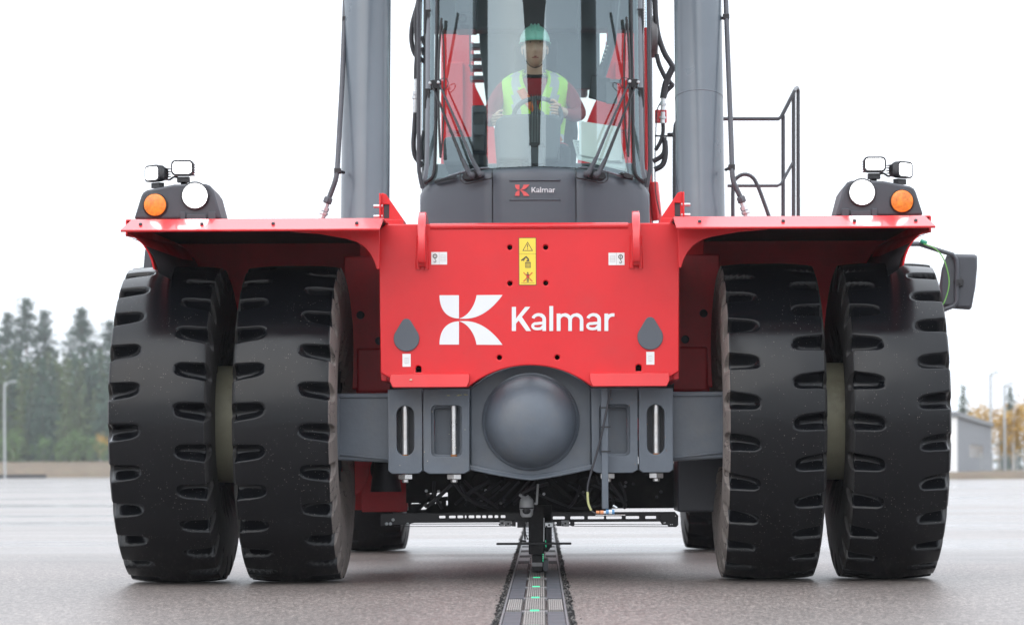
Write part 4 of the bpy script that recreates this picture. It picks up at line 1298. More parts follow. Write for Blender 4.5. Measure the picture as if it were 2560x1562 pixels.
for dx in range(4):
    MB().tube([P(1368 + dx * 3.4, 1300, YR - .004), P(1368 + dx * 3.3, 1340, YR - .006), P(1366 + dx * 3, 1372, YR + .0)], .0035, 6, 4).build('arm_cable', HOSE, arm_o)
MB().tube([P(1362, 1293, YR - .034), P(1361.5, 1352, YR - .034)], .0022, 6).build('steel_wire', ZINC, arm_o)
q_ = MB().tube([P(1313, 1300, YR - .03), P(1314.5, 1347, YR - .03)], .005, 6); q_.tube([P(1322, 1347, YR - .03), P(1317, 1335, YR - .03), P(1315, 1320, YR - .03), P(1318, 1303, YR - .03)], .0025, 6, 4)
q_.build('support_rod', BLACK, arm_o)
sk = MB(); a_ = P(1243, 1360, YR - .06); b_ = P(1430.5, 1353.5, YR - .06)
sk.box(a_.x, b_.x, YR - .06, YR - .035, a_.z - .002, b_.z - .002); sk.box(P(1303, 1350, YR).x, P(1318, 1350, YR).x, YR - .058, YR - .04, b_.z, b_.z + .012)
sk.build('guard_bar', BLACK, arm_o, bevel=.002)
cs = MB(); a_ = P(1332, 1401, YR + .02); b_ = P(1358, 1385, YR)
cs.box(a_.x, b_.x, YR + .0, YR + .35, .024, max(b_.z, .07)); cs.build('contact_shoe', BLACKMATT, arm_o, bevel=.003)
MB().box(a_.x, b_.x, YR - .004, YR - .001, .055, .075).build('steel_lip', CRATE_STEEL, arm_o)
MB().box(b_.x + .002, b_.x + .03, YR + .02, YR + .30, .028, .09).build('contact_shoe', DARKGREY, arm_o, bevel=.003)
gl = MB()
for i in range(4):
    p = P(1359.5, 1384 + i * 5.2, YR - .035)
    gl.box(p.x - .0022, p.x + .0022, YR - .037, YR - .033, p.z - .004, p.z + .002)
gl.tube([P(1366, 1349, YR - .012), P(1367, 1366, YR - .012)], .0018, 5)
gl.build('green_indicator', GREENGLOW, arm_o)

# ------------------------------------------------------------------ lift cylinders
for sx in (-1, 1):
    pb_ = Vector((sx * .948, 1.85, 1.70)); pt_ = Vector((sx * .962, 2.55, 4.6))
    cy = MB().cyl(pb_, pt_, .1375, .1375, 64).build('lift_cylinder', CYL, RS, ang=60)
    d = (pt_ - pb_).normalized()
    for tt in ((1.02,) if sx > 0 else ()):
        c = pb_ + d * tt
        MB().lathe(c, d, [(.1376, 0), (.1392, .002), (.1392, .008), (.1376, .010)], 64, False, False).build('weld_ring', CYL, cy)
    MB().lathe(pb_ + Vector((0, 0, -.1)), (1, 0, 0), [(.17, -.12), (.17, .12)], 24).build('cylinder_eye', RED, cy)
    if sx < 0:
        rp = [(865, -6), (861.5, 95), (857, 210), (852, 300), (846.5, 400), (844, 432), (840, 452), (833, 472), (824, 496)]
        clamps = [((866, 48), (880, 50)), ((846, 427), (859, 427))]
        fit = [(824, 494), (816, 518), (806, 545), (800, 556)]
    else:
        rp = [(1816.5, -6), (1820, 95), (1824.5, 210), (1828, 300), (1831.5, 400), (1832.5, 432), (1836, 455), (1844, 473), (1853, 492)]
        clamps = [((1817, 42), (1803, 42)), ((1831, 418), (1818, 420))]
        fit = [(1853, 492), (1860, 512), (1870, 540), (1874, 552)]
    yp = 1.78
    yy = lambda py: yp + max(0, (440 - py)) / 440 * .42
    pts = [P(x, y, yy(y)) for x, y in rp]
    MB().tube(pts, .0145, 10, 4).build('hydraulic_pipe', TUBE, cy)
    for c0_, c1_ in clamps:
        a_ = P(*c0_, yy(c0_[1])); b_ = P(*c1_, yy(c1_[1]))
        k = MB().tube([a_, b_ + Vector((0, .08, 0))], .010, 6)
        k.box(a_.x - .019, a_.x + .019, a_.y - .019, a_.y + .019, a_.z - .016, a_.z + .016)
        k.build('pipe_clamp', BLACK, cy, bevel=.004)
    f = [P(x, y, yp) for x, y in fit]
    dd = (f[2] - f[0]).normalized()
    fm = MB()
    fm.mi = 0
    fm.lathe(f[0], dd, [(.017, -.004), (.024, 0), (.026, .004), (.026, .030), (.020, .034)], 6)
    fm.mi = 1
    fm.lathe(f[0] + dd * .036, dd, [(.016, 0), (.016, .018), (.024, .020), (.024, .042), (.018, .046), (.026, .048), (.026, .062), (.019, .066), (.018, .15), (.0, .15)], 8)
    fm.build('pipe_fitting', [TUBE, ZINC], cy)
    # red bracket beside the cylinder foot
    bp = [XZ(952, 552, 1.5), XZ(952, 485, 1.5), XZ(958, 482, 1.5), XZ(967, 485, 1.5), XZ(1016, 556, 1.5)]
    wn_ = [XZ(961, 545, 1.5), XZ(961, 510, 1.5), XZ(975, 510, 1.5), XZ(975, 545, 1.5)]
    bq = [(sx * abs(x), z) for x, z in bp]; wq = [(sx * abs(x), z) for x, z in wn_]
    br = plate('cylinder_bracket', [bq, wq], 1.5, .03, RED, RS, .002)
    MB().box(*sorted((bq[0][0], bq[0][0] + sx * -.008)), 1.44, 1.499, bq[0][1], bq[1][1]).build('edge_plate', RED, br, bevel=.003)
    MB().box(*sorted((wq[0][0], wq[2][0])), 1.515, 1.525, wq[0][1], wq[1][1]).build('slot_plate', DARKGREY, br)
    for zz in (wq[0][1] + .01, wq[1][1] - .01):
        MB().cyl((bq[0][0] + sx * .035, 1.505, zz), (bq[0][0] - sx * .015, 1.505, zz), .010, n=8).build('bolt', ZINC, br)
    MB().box(*sorted((sx * .70, sx * .94)), 1.4, 1.9, 1.66, XZ(990, 552, 1.5)[1]).build('foot_plate', RED, br, bevel=.004)

# ------------------------------------------------------------------ boom overhead (seen only mirrored in the windscreen and as the red root behind the cab)
bo = MB()
bu = lambda y: 3.45 + .20 * (6.5 - y)
A_ = [(-.36, 6.9, bu(6.9)), (.36, 6.9, bu(6.9)), (.36, 6.9, bu(6.9) + .95), (-.36, 6.9, bu(6.9) + .95)]
B_ = [(-.36, -1.0, bu(-1.0)), (.36, -1.0, bu(-1.0)), (.36, -1.0, bu(-1.0) + .9), (-.36, -1.0, bu(-1.0) + .9)]
bo.loft(A_, B_)
boom = bo.build('boom', DARKGREY, RS, bevel=.02)
B2 = [(-.27, -.9, bu(-.9) + .08), (.27, -.9, bu(-.9) + .08), (.27, -.9, bu(-.9) + .82), (-.27, -.9, bu(-.9) + .82)]
C2 = [(-.27, -5.6, bu(-5.6) + .08), (.27, -5.6, bu(-5.6) + .08), (.27, -5.6, bu(-5.6) + .82), (-.27, -5.6, bu(-5.6) + .82)]
MB().loft(B2, C2).build('inner_boom', DARKGREY, boom, bevel=.02)
for sx in (-1, 1):
    # towers that carry the boom, seen through the cab
    y_ = 6.3
    tw = [XZ(1104, 78, y_), XZ(1180, 78, y_), XZ(1181, 170, y_), XZ(1190, 215, y_), XZ(1216, 268, y_), XZ(1255, 360, y_), XZ(1255, 620, y_), XZ(1104, 620, y_)]
    twx = [(abs(x), z) for x, z in tw]
    tw_o = MB().prism([(sx * x, z) for x, z in twx], y_, y_ + .05).build('boom_tower', REDGLOSS, RS, bevel=.004)
    MB().prism([(sx * x, z) for x, z in twx], y_ + .5, y_ + .55).build('tower_plate', RED, tw_o, bevel=.004)
    s0 = abs(XZ(1118, 100, y_)[0]); s1 = abs(XZ(1160, 100, y_)[0])
    MB().box(*sorted((sx * s0, sx * s1)), y_ - .05, y_ - .001, 3.05, 3.55).box(*sorted((sx * (s0 - .05), sx * s1)), y_ - .03, y_ - .001, 2.2, 2.9).build('tower_stiffener', RED, tw_o, bevel=.006)
st = MB()
for i in range(4):
    z = XZ(1200, 112 + 27 * i, 5.8)[1]
    a_ = XZ(1176, 112, 5.8)[0]
    st.box(a_, a_ + .30, 5.8, 5.95, z - .018, z + .012)
st.box(XZ(1200, 0, 5.8)[0] + .2, XZ(1200, 0, 5.8)[0] + .24, 5.8, 5.9, 2.0, 3.9)
st.build('access_steps', DARKGREY, RS)

# ------------------------------------------------------------------ cab
CW = .694


def wsy(x, z):
    return 2.62 + .30 * (x / CW) ** 2 + .24 * max(z - 2.39, -.05)


def WS(px, py, off=0.0):
    Y = 2.8
    for _ in range(12):
        p = P(px, py, Y)
        Y = wsy(p.x, p.z) + off
    return P(px, py, Y)


edge_pts = sorted([(abs(WS(x, y).x), WS(x, y).z) for x, y in ((1343, 411), (1231.5, 416), (1151.6, 430), (1099.7, 441.5), (1072, 451), (1059.8, 458))])
ex = [p[0] for p in edge_pts]; ez = [p[1] for p in edge_pts]
ex[0] = 0; ex[-1] = CW


def ztop(x):
    return float(np.interp(abs(x), ex, ez))


cab = link('cab', None, RS)
cab.empty_display_size = .1
b = MB()
b.box(-.66, .66, 2.95, 4.75, 1.86, 2.02)            # floor
b.box(-.72, .72, 4.60, 4.66, 2.02, 2.62)            # rear bulkhead
b.box(-.68, .68, 3.02, 3.4, 3.74, 3.90); b.box(-.77, .77, 3.4, 4.7, 3.742, 3.902)             # roof
for sx in (-1, 1):
    b.box(*sorted((sx * .772, sx * .725)), 4.58, 4.68, 2.0, 3.74)
    b.loft([(sx * .685, 3.05, 1.88), (sx * .65, 3.05, 1.88), (sx * .65, 3.05, 2.40), (sx * .685, 3.05, 2.40)], [(sx * .765, 4.6, 1.88), (sx * .725, 4.6, 1.88), (sx * .725, 4.6, 2.40), (sx * .765, 4.6, 2.40)])
    b.loft([(sx * .672, 3.00, 1.9), (sx * .63, 3.00, 1.9), (sx * .63, 3.06, 1.9), (sx * .672, 3.06, 1.9)], [(sx * .672, 3.27, 3.76), (sx * .63, 3.27, 3.76), (sx * .63, 3.33, 3.76), (sx * .672, 3.33, 3.76)])
b.build('cab_shell', INTERIOR, cab, bevel=.012, weld=False)
# cowl under the windscreen: three panels with seams
xs1 = abs(WS(1233, 470).x)


def cowl_panel(x0, x1, trim=False):
    n = 16
    rows = []
    zb = XZ(1344, 566, 2.7)[1] - .25
    for i in range(n + 1):
        x = x0 + (x1 - x0) * i / n
        zt = ztop(x) - .006
        yf = 2.60 + .30 * (x / CW) ** 2
        edge = min((x - x0), (x1 - x))
        e = .012 * math.exp(-max(edge, 0) / .006)
        col_ = []
        prof = [(0, zb, 0), (0, zb + .2, 0), (0, zt - .20, 0), (0, zt - .08, 0.004), (0, zt - .045, .010), (0, zt - .02, .022), (0, zt - .004, .045), (0, zt + .0, .085)]
        for _, z, dy in prof:
            dr = 0
            ax_ = abs(x)
            if ax_ > CW - .12:      # rounded outer shoulder
                k = (ax_ - (CW - .12)) / .12
                dr = .055 * (1 - math.sqrt(max(0, 1 - k * k * .98)))
                dy = dy + dr * .6
                if z > zb + .3:
                    z = z - dr * (z - (zb + .3)) / (zt - zb - .3)
            col_.append((x, yf + dy + e, z))
        rows.append(col_)
    return MB().grid(rows)


cp = cowl_panel(-xs1 + .003, xs1 - .003).build('cowl_panel', COWL, cab, ang=50)
for sx in (-1, 1):
    a_, b_ = sorted((sx * (xs1 + .003), sx * CW))
    o = cowl_panel(a_, b_).build('cowl_panel', COWL, cab, ang=50)
    # pale rim round the outer top edge
    pts = []
    for (x, y) in ((1225, 421), (1190, 424), (1130, 440), (1090, 455), (1070, 468), (1061, 486), (1057.5, 510), (1057, 575)):
        p = WS(x, y, 0.0)
        xx = min(abs(p.x), CW - .004)
        pts.append((sx * xx, 2.60 + .30 * (xx / CW) ** 2 + (.012 if y < 450 else .05), p.z + .004))
    MB().tube(pts, [.004, .016], 8, 5).build('cowl_rim', COWLTRIM, o)
    # recess with wiper spindles
    rc = [(1153, 431), (1153, 447), (1160, 455), (1172, 457), (1215, 448), (1230, 444), (1231, 430)]
    pts = [WS(x, y, -.055 if i not in (0, 6) else -.03) for i, (x, y) in enumerate(rc)]
    pts = [(sx * abs(p.x), p.y + .010, p.z) for p in pts]
    MB().tube(pts, .0045, 6, 4).build('recess_lip', BLACK, o)
    pp = [WS(x, y) for x, y in ((1158, 446), (1166, 452), (1195, 449), (1212, 443), (1213, 434), (1200, 428), (1170, 430), (1160, 436))]
    f0 = [(sx * abs(p.x), 2.575 + .30 * (p.x / CW) ** 2, p.z) for p in pp]
    MB().loft(f0, [(x, y + .05, z) for x, y, z in f0]).build('wiper_recess', BLACK, o, bevel=.004)
vent = MB()
for i in range(22):
    p = WS(1090 + i * 2.5, 455 - i * .62, -.022)
    vent.box(p.x - .0016, p.x + .0016, p.y - .02, p.y + .02, p.z - .008, p.z + .008)
vent.build('air_vent', BLACK, cab)
sm = MB()
for z_, d_ in ((1128, .004), (1250, .004)):
    a_ = XZ(960 + 790 / 2.505, z_ / 2.505, 2.6); c_ = XZ(960 + 1110 / 2.505, z_ / 2.505, 2.6)
    rows = [[(a_[0] + (c_[0] - a_[0]) * i / 8, 2.598 + .30 * ((a_[0] + (c_[0] - a_[0]) * i / 8) / CW) ** 2, a_[1] + dz) for i in range(9)] for dz in (-.004, .004)]
    sm.grid(rows)
sm.build('cowl_crease', COWL, cab, solid=.004)
# small emblem + word on the cowl
Yc = 2.594
zc = lambda zx, zy: XZ(1040 + zx / 4.697, 240 + zy / 4.697, Yc)
emb = k_emblem(lambda x, y: zc(1172 + x * (170 / 457), 1040 + y * (130 / 356)))
decal('emblem', cp, Yc, [(p, 0, 0) for p in emb], [CORAL])
word('wordmark', cp, WHITE, lambda x, y: zc(1366 + (x - 1103) * (276 / 742), 1068 + (y - 822) * (64 / 180)), 1, .0004, Yc)

# windscreen
rows = []
XS = .655
for i in range(33):
    x = -XS + 2 * XS * i / 32
    zt = ztop(x) - .01
    rows.append([(x, wsy(x, zt + (3.76 - zt) * k / 10), zt + (3.76 - zt) * k / 10) for k in range(11)])
ws = MB().grid(rows).build('windscreen', GLASS, cab, ang=80)
for sx in (-1, 1):
    pts = [(1094, -10), (1094.5, 20), (1093.5, 120), (1092, 250), (1090, 380), (1087, 430), (1080, 446), (1064, 457)]
    pts = [WS(x, y, -.006) for x, y in pts]
    MB().tube([(sx * abs(p.x), p.y, p.z) for p in pts], .0105, 8, 4).build('windscreen_seal', BLACK, ws)
    # side glass and pillar
    MB().grid([[(sx * .685, 3.07, 2.40), (sx * .685, 3.33, 3.74)], [(sx * .765, 4.58, 2.40), (sx * .765, 4.58, 3.74)]]).build('side_window', SIDEGLASS, cab)
    pil = []
    for x, y in ((1078, -10), (1077.5, 90), (1077, 250), (1075, 400), (1068, 452)):
        p = WS(x, y, .03); pil.append((sx * abs(p.x), p.y, p.z))
    MB().tube(pil, .026, 10, 4, flat=1.2).build('a_pillar', COWLTRIM, cab)
    for (u0, v0, u1, v1) in ((1064, 25, 1083, 80), (1064, 222, 1083, 268)):
        p0 = WS(u0, v0, -.012); p1 = WS(u1, v1, -.012)
        MB().box(*sorted((sx * abs(p0.x), sx * abs(p1.x))), p0.y - .02, p0.y + .03, p1.z, p0.z).box(*sorted((sx * (abs(p0.x) - .02), sx * (abs(p0.x) - .032))), p0.y - .028, p0.y - .02, p1.z + .02, p0.z - .02).build('hinge_bracket', BLACK, cab, bevel=.004, weld=False)
    # guard tube outside the pillar
    gt = [(1055, -10), (1053.5, 120), (1051, 300), (1049.5, 410), (1052, 440), (1058, 470)]
    gt = [WS(x, y, -.02) for x, y in gt]
    MB().tube([(sx * abs(p.x), 2.88, p.z) for p in gt], .0125, 10, 5).build('guard_tube', TUBE, cab)
    # wiper
    base1, base2 = WS(1178, 437, -.05), WS(1201, 434, -.05)
    top1, top2 = WS(1082, 212, -.055), WS(1100, 210, -.055)
    mid1 = WS(1156, 400, -.06)
    fx = lambda p: Vector((sx * abs(p.x), p.y, p.z))
    wp = MB()
    wp.tube([fx(base1), fx(WS(1163, 412, -.06)), fx(WS(1130, 330, -.06)), fx(top1)], [.014, .006], 6)
    wiper = wp.build('wiper', BLACK, cab)
    w2 = MB()
    for (bx_, by_), (tx_, ty_) in (((1178, 437), (1158, 398)), ((1201, 434), (1181, 395))):
        w2.tube([fx(WS(bx_, by_, -.055)), fx(WS(tx_, ty_, -.06))], [.016, .011], 8)
        w2.lathe(fx(WS(bx_ + 4, by_ + 2, -.05)), (0, -1, 0), [(.020, 0), (.020, .02), (.012, .026), (0, .027)], 14)
    w2.tube([fx(WS(1181, 395, -.06)), fx(WS(1150, 320, -.06)), fx(top2)], [.010, .006], 6)
    w2.build('wiper_arm', DARKGREY, wiper)
    bl = [WS(1105.5, 46, -.03), WS(1100, 120, -.03), WS(1098, 210, -.045), WS(1099, 300, -.03), WS(1103, 393, -.03)]
    k = MB(); k.tube([fx(p) for p in bl], .0075, 6, 6, flat=1.6)
    bl2 = [WS(1107, 60, -.02), WS(1112, 130, -.012), WS(1112, 210, -.012), WS(1111, 300, -.012), WS(1105, 385, -.02)]
    k.tube([fx(p) for p in bl2], .005, 6, 6)
    k.build('wiper_blade', BLACK, wiper)
    k = MB()
    p0, p1 = fx(WS(1078, 204, -.06)), fx(WS(1104, 228, -.06))
    k.box(*sorted((p0.x, p1.x)), p0.y - .012, p0.y + .02, p1.z + .02, p0.z + .010)
    k.build('wiper_link', BLACK, wiper, bevel=.006)
    for q in ((1077, 208), (1098, 206)):
        MB().lathe(fx(WS(*q, -.07)), (0, -1, 0), [(.010, -.01), (.010, .006), (.006, .01), (0, .01)], 12).build('pivot_bolt', ZINC, wiper)
    hs_ = [WS(1098, 200, -.07), WS(1115, 196, -.06), WS(1122, 205, -.05), WS(1119, 218, -.04), WS(1108, 225, -.04)]
    MB().tube([fx(p) for p in hs_], .0028, 5, 5).build('washer_hose', HOSE, wiper)
# windscreen camera on the right, cable
p = WS(1573, 441, -.04)
Mx = Matrix.Translation(p) @ Matrix.Rotation(R(18), 4, 'Y')
MB().box(-.03, .03, -.02, .03, -.014, .016, Mx).box(-.05, -.028, -.01, .02, -.004, .012, Mx).box(.012, .03, -.026, -.018, -.010, .010, Mx).build('front_sensor', BLACK, cab, bevel=.004, weld=False)
MB().tube([WS(1573, 434, -.02), WS(1571, 400, -.008), WS(1572, 345, -.008)], .002, 5, 4).build('sensor_cable', HOSE, cab)

# interior
def dbox(m, x0, y0, x1, y1, Ya, Yb):
    a_ = P(x0, y1, Ya); b_ = P(x1, y0, Ya)
    m.box(a_.x, b_.x, Ya, Yb, a_.z, b_.z)


m = MB()
rows = []
for i in range(13):
    x = -.60 + 1.2 * i / 12
    yf = wsy(x, 2.3) + .06
    rows.append([(x, yf, ztop(x) - .10), (x, yf + .02, ztop(x) - .03), (x, yf + .12, ztop(x) - .005), (x, yf + .26, ztop(x) + .0), (x, yf + .30, 2.1)])
m.grid(rows).build('dash', INTERIOR, cab, ang=50)
m = MB()
c_ = P(1318, 330, 3.05)
o_ = [P(x, y, 3.08) for x, y in ((1245, 400), (1240, 300), (1262, 287), (1330, 283), (1395, 287), (1404, 300), (1400, 400))]
m.loft([tuple(p) for p in o_], [(p.x, p.y + .18, p.z) for p in o_])
m.build('instrument_cluster', INTERIOR, cab, bevel=.02, seg=3)
m = MB(); dbox(m, 1324, 362, 1362, 410, 2.90, 2.96); m.build('dash_box', DARKGREY, cab, bevel=.006)
m = MB(); dbox(m, 1322, 355, 1364, 366, 2.89, 2.97); m.build('dash_lid', BLACK, cab, bevel=.004)
m = MB(); dbox(m, 1181, 262, 1217, 380, 3.1, 3.3); m.build('joystick_console', BLACK, cab, bevel=.015)
m = MB(); dbox(m, 1184, 264, 1216, 281, 3.085, 3.1); dbox(m, 1186, 312, 1214, 338, 3.085, 3.1); m.build('console_panel', DARKGREY, cab, bevel=.004, weld=False)
m = MB(); dbox(m, 1110, 340, 1210, 415, 3.2, 4.3); m.build('armrest_console', INTERIOR, cab, bevel=.03)
m = MB()
ml = [P(x, y, 3.5) for x, y in ((1481, 186), (1520, 193), (1548, 258), (1473, 240))]
ml = [P(x, y, 3.5) for x, y in ((1481, 186), (1530, 196), (1521, 256), (1473, 243))]
m.loft([tuple(p) for p in ml], [(p.x, p.y + .04, p.z) for p in ml])
mon = m.build('monitor', BLACK, cab, bevel=.006)
m = MB(); m.tube([P(1505, 192, 3.55), P(1530, 110, 3.55), P(1543, -20, 3.55)], .03, 8); m.build('monitor_post', DARKGREY, mon)
m = MB()
for i in range(5):
    p = P(1521 - i * 3.4, 115 + i * 9.6, 3.50)
    m.ball(p, .0055, 5)
m.build('indicator_light', STICKER, mon)
m = MB(); dbox(m, 1527, 198, 1556, 206, 3.45, 3.49); dbox(m, 1518, 205, 1545, 258, 3.47, 3.5); m.build('side_panel', INTERIOR, mon)
m = MB(); dbox(m, 1140, -30, 1192, 72, 3.35, 3.6); dbox(m, 1150, 30, 1182, 66, 3.33, 3.35); m.build('overhead_console', DARKGREY, cab, bevel=.015, weld=False)
p = P(1158, 46, 3.32)
MB().lathe(p, (0, -1, 0), [(.028, 0), (.028, .008), (.022, .012), (.018, .004), (0, .004)], 20).build('ceiling_fan', BLACK, cab)
m = MB(); m.tube([P(1176, 5, 3.0), P(1177, 160, 3.0)], .0035, 6); m.ball(P(1177, 164, 3.0), .009, 6); m.build('blind_cord', BLACK, cab)
m = MB(); m.tube([P(1446, 12, 3.0), P(1445, 26, 3.0)], .004, 6); m.tube([P(1444, 28, 3.0), P(1446, 98, 3.0)], .006, 6); m.tube([P(1450, 20, 3.0), P(1450, 222, 3.0)], .0012, 5)
m.build('blind_cord', BLACK, cab)
# roof blind / dark headliner behind the glass and rear blind
m = MB(); m.prism([(-.395, 3.74), (-.375, 3.35), (-.335, 3.0), (.25, 3.0), (.25, 3.10), (.42, 3.10), (.42, 3.74)], 4.50, 4.56); m.build('rear_blind', INTERIOR, cab, bevel=.006)
m = MB(); m.box(-.71, .71, 4.30, 4.48, 3.46, 3.74); m.build('rear_header', INTERIOR, cab, bevel=.02)
# seat
m = MB()
m.box(-.25, .25, 3.55, 4.02, 2.38, 2.50)
seat = m.build('seat', SEAT, cab, bevel=.05, seg=4)
m = MB(); bk = [(-.25, 2.46), (-.27, 2.75), (-.24, 3.06), (-.14, 3.12), (.14, 3.12), (.24, 3.06), (.27, 2.75), (.25, 2.46)]
m.loft([(x, 3.92 + (z - 2.46) * .12, z) for x, z in bk], [(x, 4.04 + (z - 2.46) * .12, z) for x, z in bk])
m.build('backrest', SEAT, seat, bevel=.04, seg=4)
m = MB(); m.box(-.14, .14, 4.0, 4.09, 3.13, 3.36); m.build('headrest', SEAT, seat, bevel=.035, seg=4)
MB().box(-.18, .18, 3.6, 4.0, 2.02, 2.38).build('seat_base', BLACK, seat, bevel=.03)
# steering wheel
wc = P(1346, 290, 3.20); wr_ = .146
Mx = Matrix.Translation(wc) @ Matrix.Rotation(R(-34), 4, 'X')
sw = MB()
sw.tube([Mx @ Vector((wr_ * math.cos(t), 0, wr_ * math.sin(t))) for t in [2 * math.pi * i / 40 for i in range(41)]], .0145, 10, cap=False)
for t in (R(100), R(215), R(325)):
    sw.tube([Mx @ Vector((0, 0, 0)), Mx @ Vector((wr_ * math.cos(t), 0, wr_ * math.sin(t)))], .014, 8)
sw.lathe(wc, Mx.to_3x3() @ Vector((0, -1, 0)), [(.045, -.02), (.045, .008), (.03, .016), (0, .016)], 20)
stw = sw.build('steering_wheel', INTERIOR, cab)
MB().tube([wc, wc + Vector((0, -.10, -.25)), wc + Vector((0, -.16, -.75))], .035, 10).build('steering_column', BLACK, stw)
# wiring hanging in the middle of the windscreen
m = MB()
for i, x in enumerate((1330, 1337, 1343, 1349, 1355)):
    m.tube([P(x, 236, 2.98), P(x + .5 * (i - 2), 300, 2.97), P(x + .7 * (i - 2), 356, 2.96)], .0035, 5)
m.build('dash_cable', BLACK, cab)
m = MB(); m.tube([P(1402, 408, 2.82), P(1396, 390, 2.83), P(1405, 364, 2.84), P(1411, 395, 2.83), P(1404, 410, 2.82)], .003, 5, 5); m.tube([P(1317, 404, 2.82), P(1318, 394, 2.82)], .002, 5); m.build('dash_cable', BLACK, cab)

# ------------------------------------------------------------------ hoses beside the cab
hz = lambda zx, zy, Y=3.25: P(960 + zx / 2.505, zy / 2.505, Y)


def hose(pts, r, mt=HOSE, Y=3.25, name='hose', par=RS):
    return MB().tube([hz(x, y, Y) for x, y in pts], r, 10, 5).build(name, mt, par)


hose([(225, -10), (212, 60), (206, 160), (214, 300), (208, 420), (207, 495)], .016)
hose([(236, -30), (198, 90), (180, 170), (178, 260), (200, 340), (250, 380), (275, 390)], .015, Y=3.32)
hose([(240, 230), (275, 310)], .014, Y=3.4); hose([(240, 300), (278, 385)], .014, Y=3.45)
hose([(202, 705), (196, 800), (190, 900), (198, 970), (222, 1010), (248, 1040)], .0155)
hose([(255, 820), (240, 900), (246, 1000)], .012, Y=3.35)
fm = MB()
fm.mi = 0
a_, b_ = hz(207, 490), hz(202, 706)
d_ = (b_ - a_).normalized(); Ln = (b_ - a_).length
fm.lathe(a_, d_, [(.013, 0), (.014, Ln * .35), (.022, Ln * .38), (.022, Ln * .46), (.018, Ln * .48), (.025, Ln * .50), (.025, Ln * .60), (.018, Ln * .62), (.019, Ln * .8), (.017, Ln)], 10)
fm.build('hose_fitting', ZINC, RS)
hose([(1702, -20), (1706, 100), (1722, 220), (1760, 330), (1800, 395), (1818, 430)], .017)
hose([(1690, -20), (1712, 130), (1718, 230), (1745, 310), (1790, 380), (1812, 425)], .010)
hose([(1712, 340), (1730, 410), (1768, 490), (1775, 500)], .014)
hose([(1816, 420), (1790, 470), (1765, 540), (1752, 615)], .020)
hose([(1778, 490), (1800, 520), (1810, 535), (1775, 570), (1760, 610)], .014, Y=3.3)
hose([(1752, 770), (1752, 830), (1735, 890), (1705, 940)], .012)
hose([(1760, 860), (1762, 940), (1740, 980), (1690, 1010)], .015)
hose([(1764, 880), (1768, 960), (1750, 1030), (1700, 1062)], .017)
hose([(1745, 630), (1715, 690), (1708, 800), (1702, 1000), (1706, 1200), (1735, 1340)], .0035, name='cable')
fm = MB()
for (u, v, w, z_) in ((1754, 615, 1752, 690), (1752, 700, 1750, 772)):
    a_, b_ = hz(u, v), hz(w, z_); d_ = (b_ - a_).normalized(); Ln = (b_ - a_).length
    fm.lathe(a_, d_, [(.014, 0), (.015, Ln * .4), (.021, Ln * .42), (.021, Ln * .6), (.014, Ln * .62), (.016, Ln)], 10)
fm.build('hose_fitting', ZINC, RS)
m = MB(); a_, b_ = hz(1702, 768, 3.3), hz(1776, 685, 3.3); m.box(a_.x, b_.x, 3.3, 3.34, a_.z, b_.z); m.build('hose_block', REDGLOSS, RS, bevel=.006)
m = MB(); m.tube([hz(1700, 850, 3.4), hz(1820, 852, 3.4)], .006, 6); m.box(hz(1775, 0, 3.4).x, hz(1808, 0, 3.4).x, 3.38, 3.42, hz(0, 860, 3.4).z, hz(0, 842, 3.4).z); m.build('hose_bracket', BLACK, RS, weld=False)
m = MB(); m.lathe(hz(1697, 230, 3.35), (1, 0, 0), [(.13, -.02), (.13, .012), (.12, .02), (0, .02)], 28); m.build('swivel_disc', CRATE_STEEL, RS)
m = MB(); a_, b_ = hz(1640, 1380, 3.6), hz(1672, 170, 3.6); m.box(a_.x, b_.x + .004, 3.6, 3.66, a_.z - .2, b_.z); m.tube([hz(1690, 1140, 3.5), hz(1715, 1380, 3.5)], .035, 8); m.build('side_frame', REDGLOSS, RS, bevel=.006, weld=False)

# ------------------------------------------------------------------ platform handrail on the right
hr = lambda zx, zy, Y=4.6: P(1280 + zx / 1.924, zy / 1.924, Y)
h = MB()
r_ = .0130
h.tube([hr(1020, 571), hr(1286, 571), hr(1300, 560), hr(1362, 438), hr(1368, 426, 4.7), hr(1375, 420, 4.8), hr(1380, 435, 4.9), hr(1380, 700, 4.9), hr(1381, 1060, 4.9)], r_, 10)
hand = h.build('handrail', TUBE, RS)
MB().tube([hr(1308, 555, 4.63), hr(1308, 1060, 4.63)], r_, 10).build('rail_post', TUBE, hand)
MB().tube([hr(1358, 448, 4.66), hr(1358, 1060, 4.66)], r_, 10).build('rail_post', TUBE, hand)
MB().tube([hr(1040, 893, 4.6), hr(1280, 893, 4.6), hr(1298, 884, 4.6), hr(1358, 775, 4.66)], r_ * .8, 10).build('mid_rail', TUBE, hand)
MB().tube([hr(1066, 1060), hr(1067, 900), hr(1080, 860), hr(1118, 838), hr(1158, 850), hr(1184, 890), hr(1215, 970), hr(1245, 1055)], r_, 10, 4).build('grab_hoop', TUBE, hand)
MB().tube([hr(788, 1060, 4.4), hr(788, 640, 4.4), hr(793, 600, 4.4), hr(806, 570, 4.5)], .017, 10).build('grab_rail', TUBE, hand)
MB().box(hr(1030, 1070).x, hr(1400, 1070).x, 4.3, 5.4, hr(0, 1075).z - .06, hr(0, 1068).z).build('platform', REDDUST, hand)

MB().box(.84, hr(1060, 1070).x, 4.5, 4.7, hr(0, 1075).z - .16, hr(0, 1075).z - .061).box(.84, hr(1060, 1070).x, 5.1, 5.3, hr(0, 1075).z - .16, hr(0, 1075).z - .061).build('platform_bracket', REDDUST, hand, weld=False)
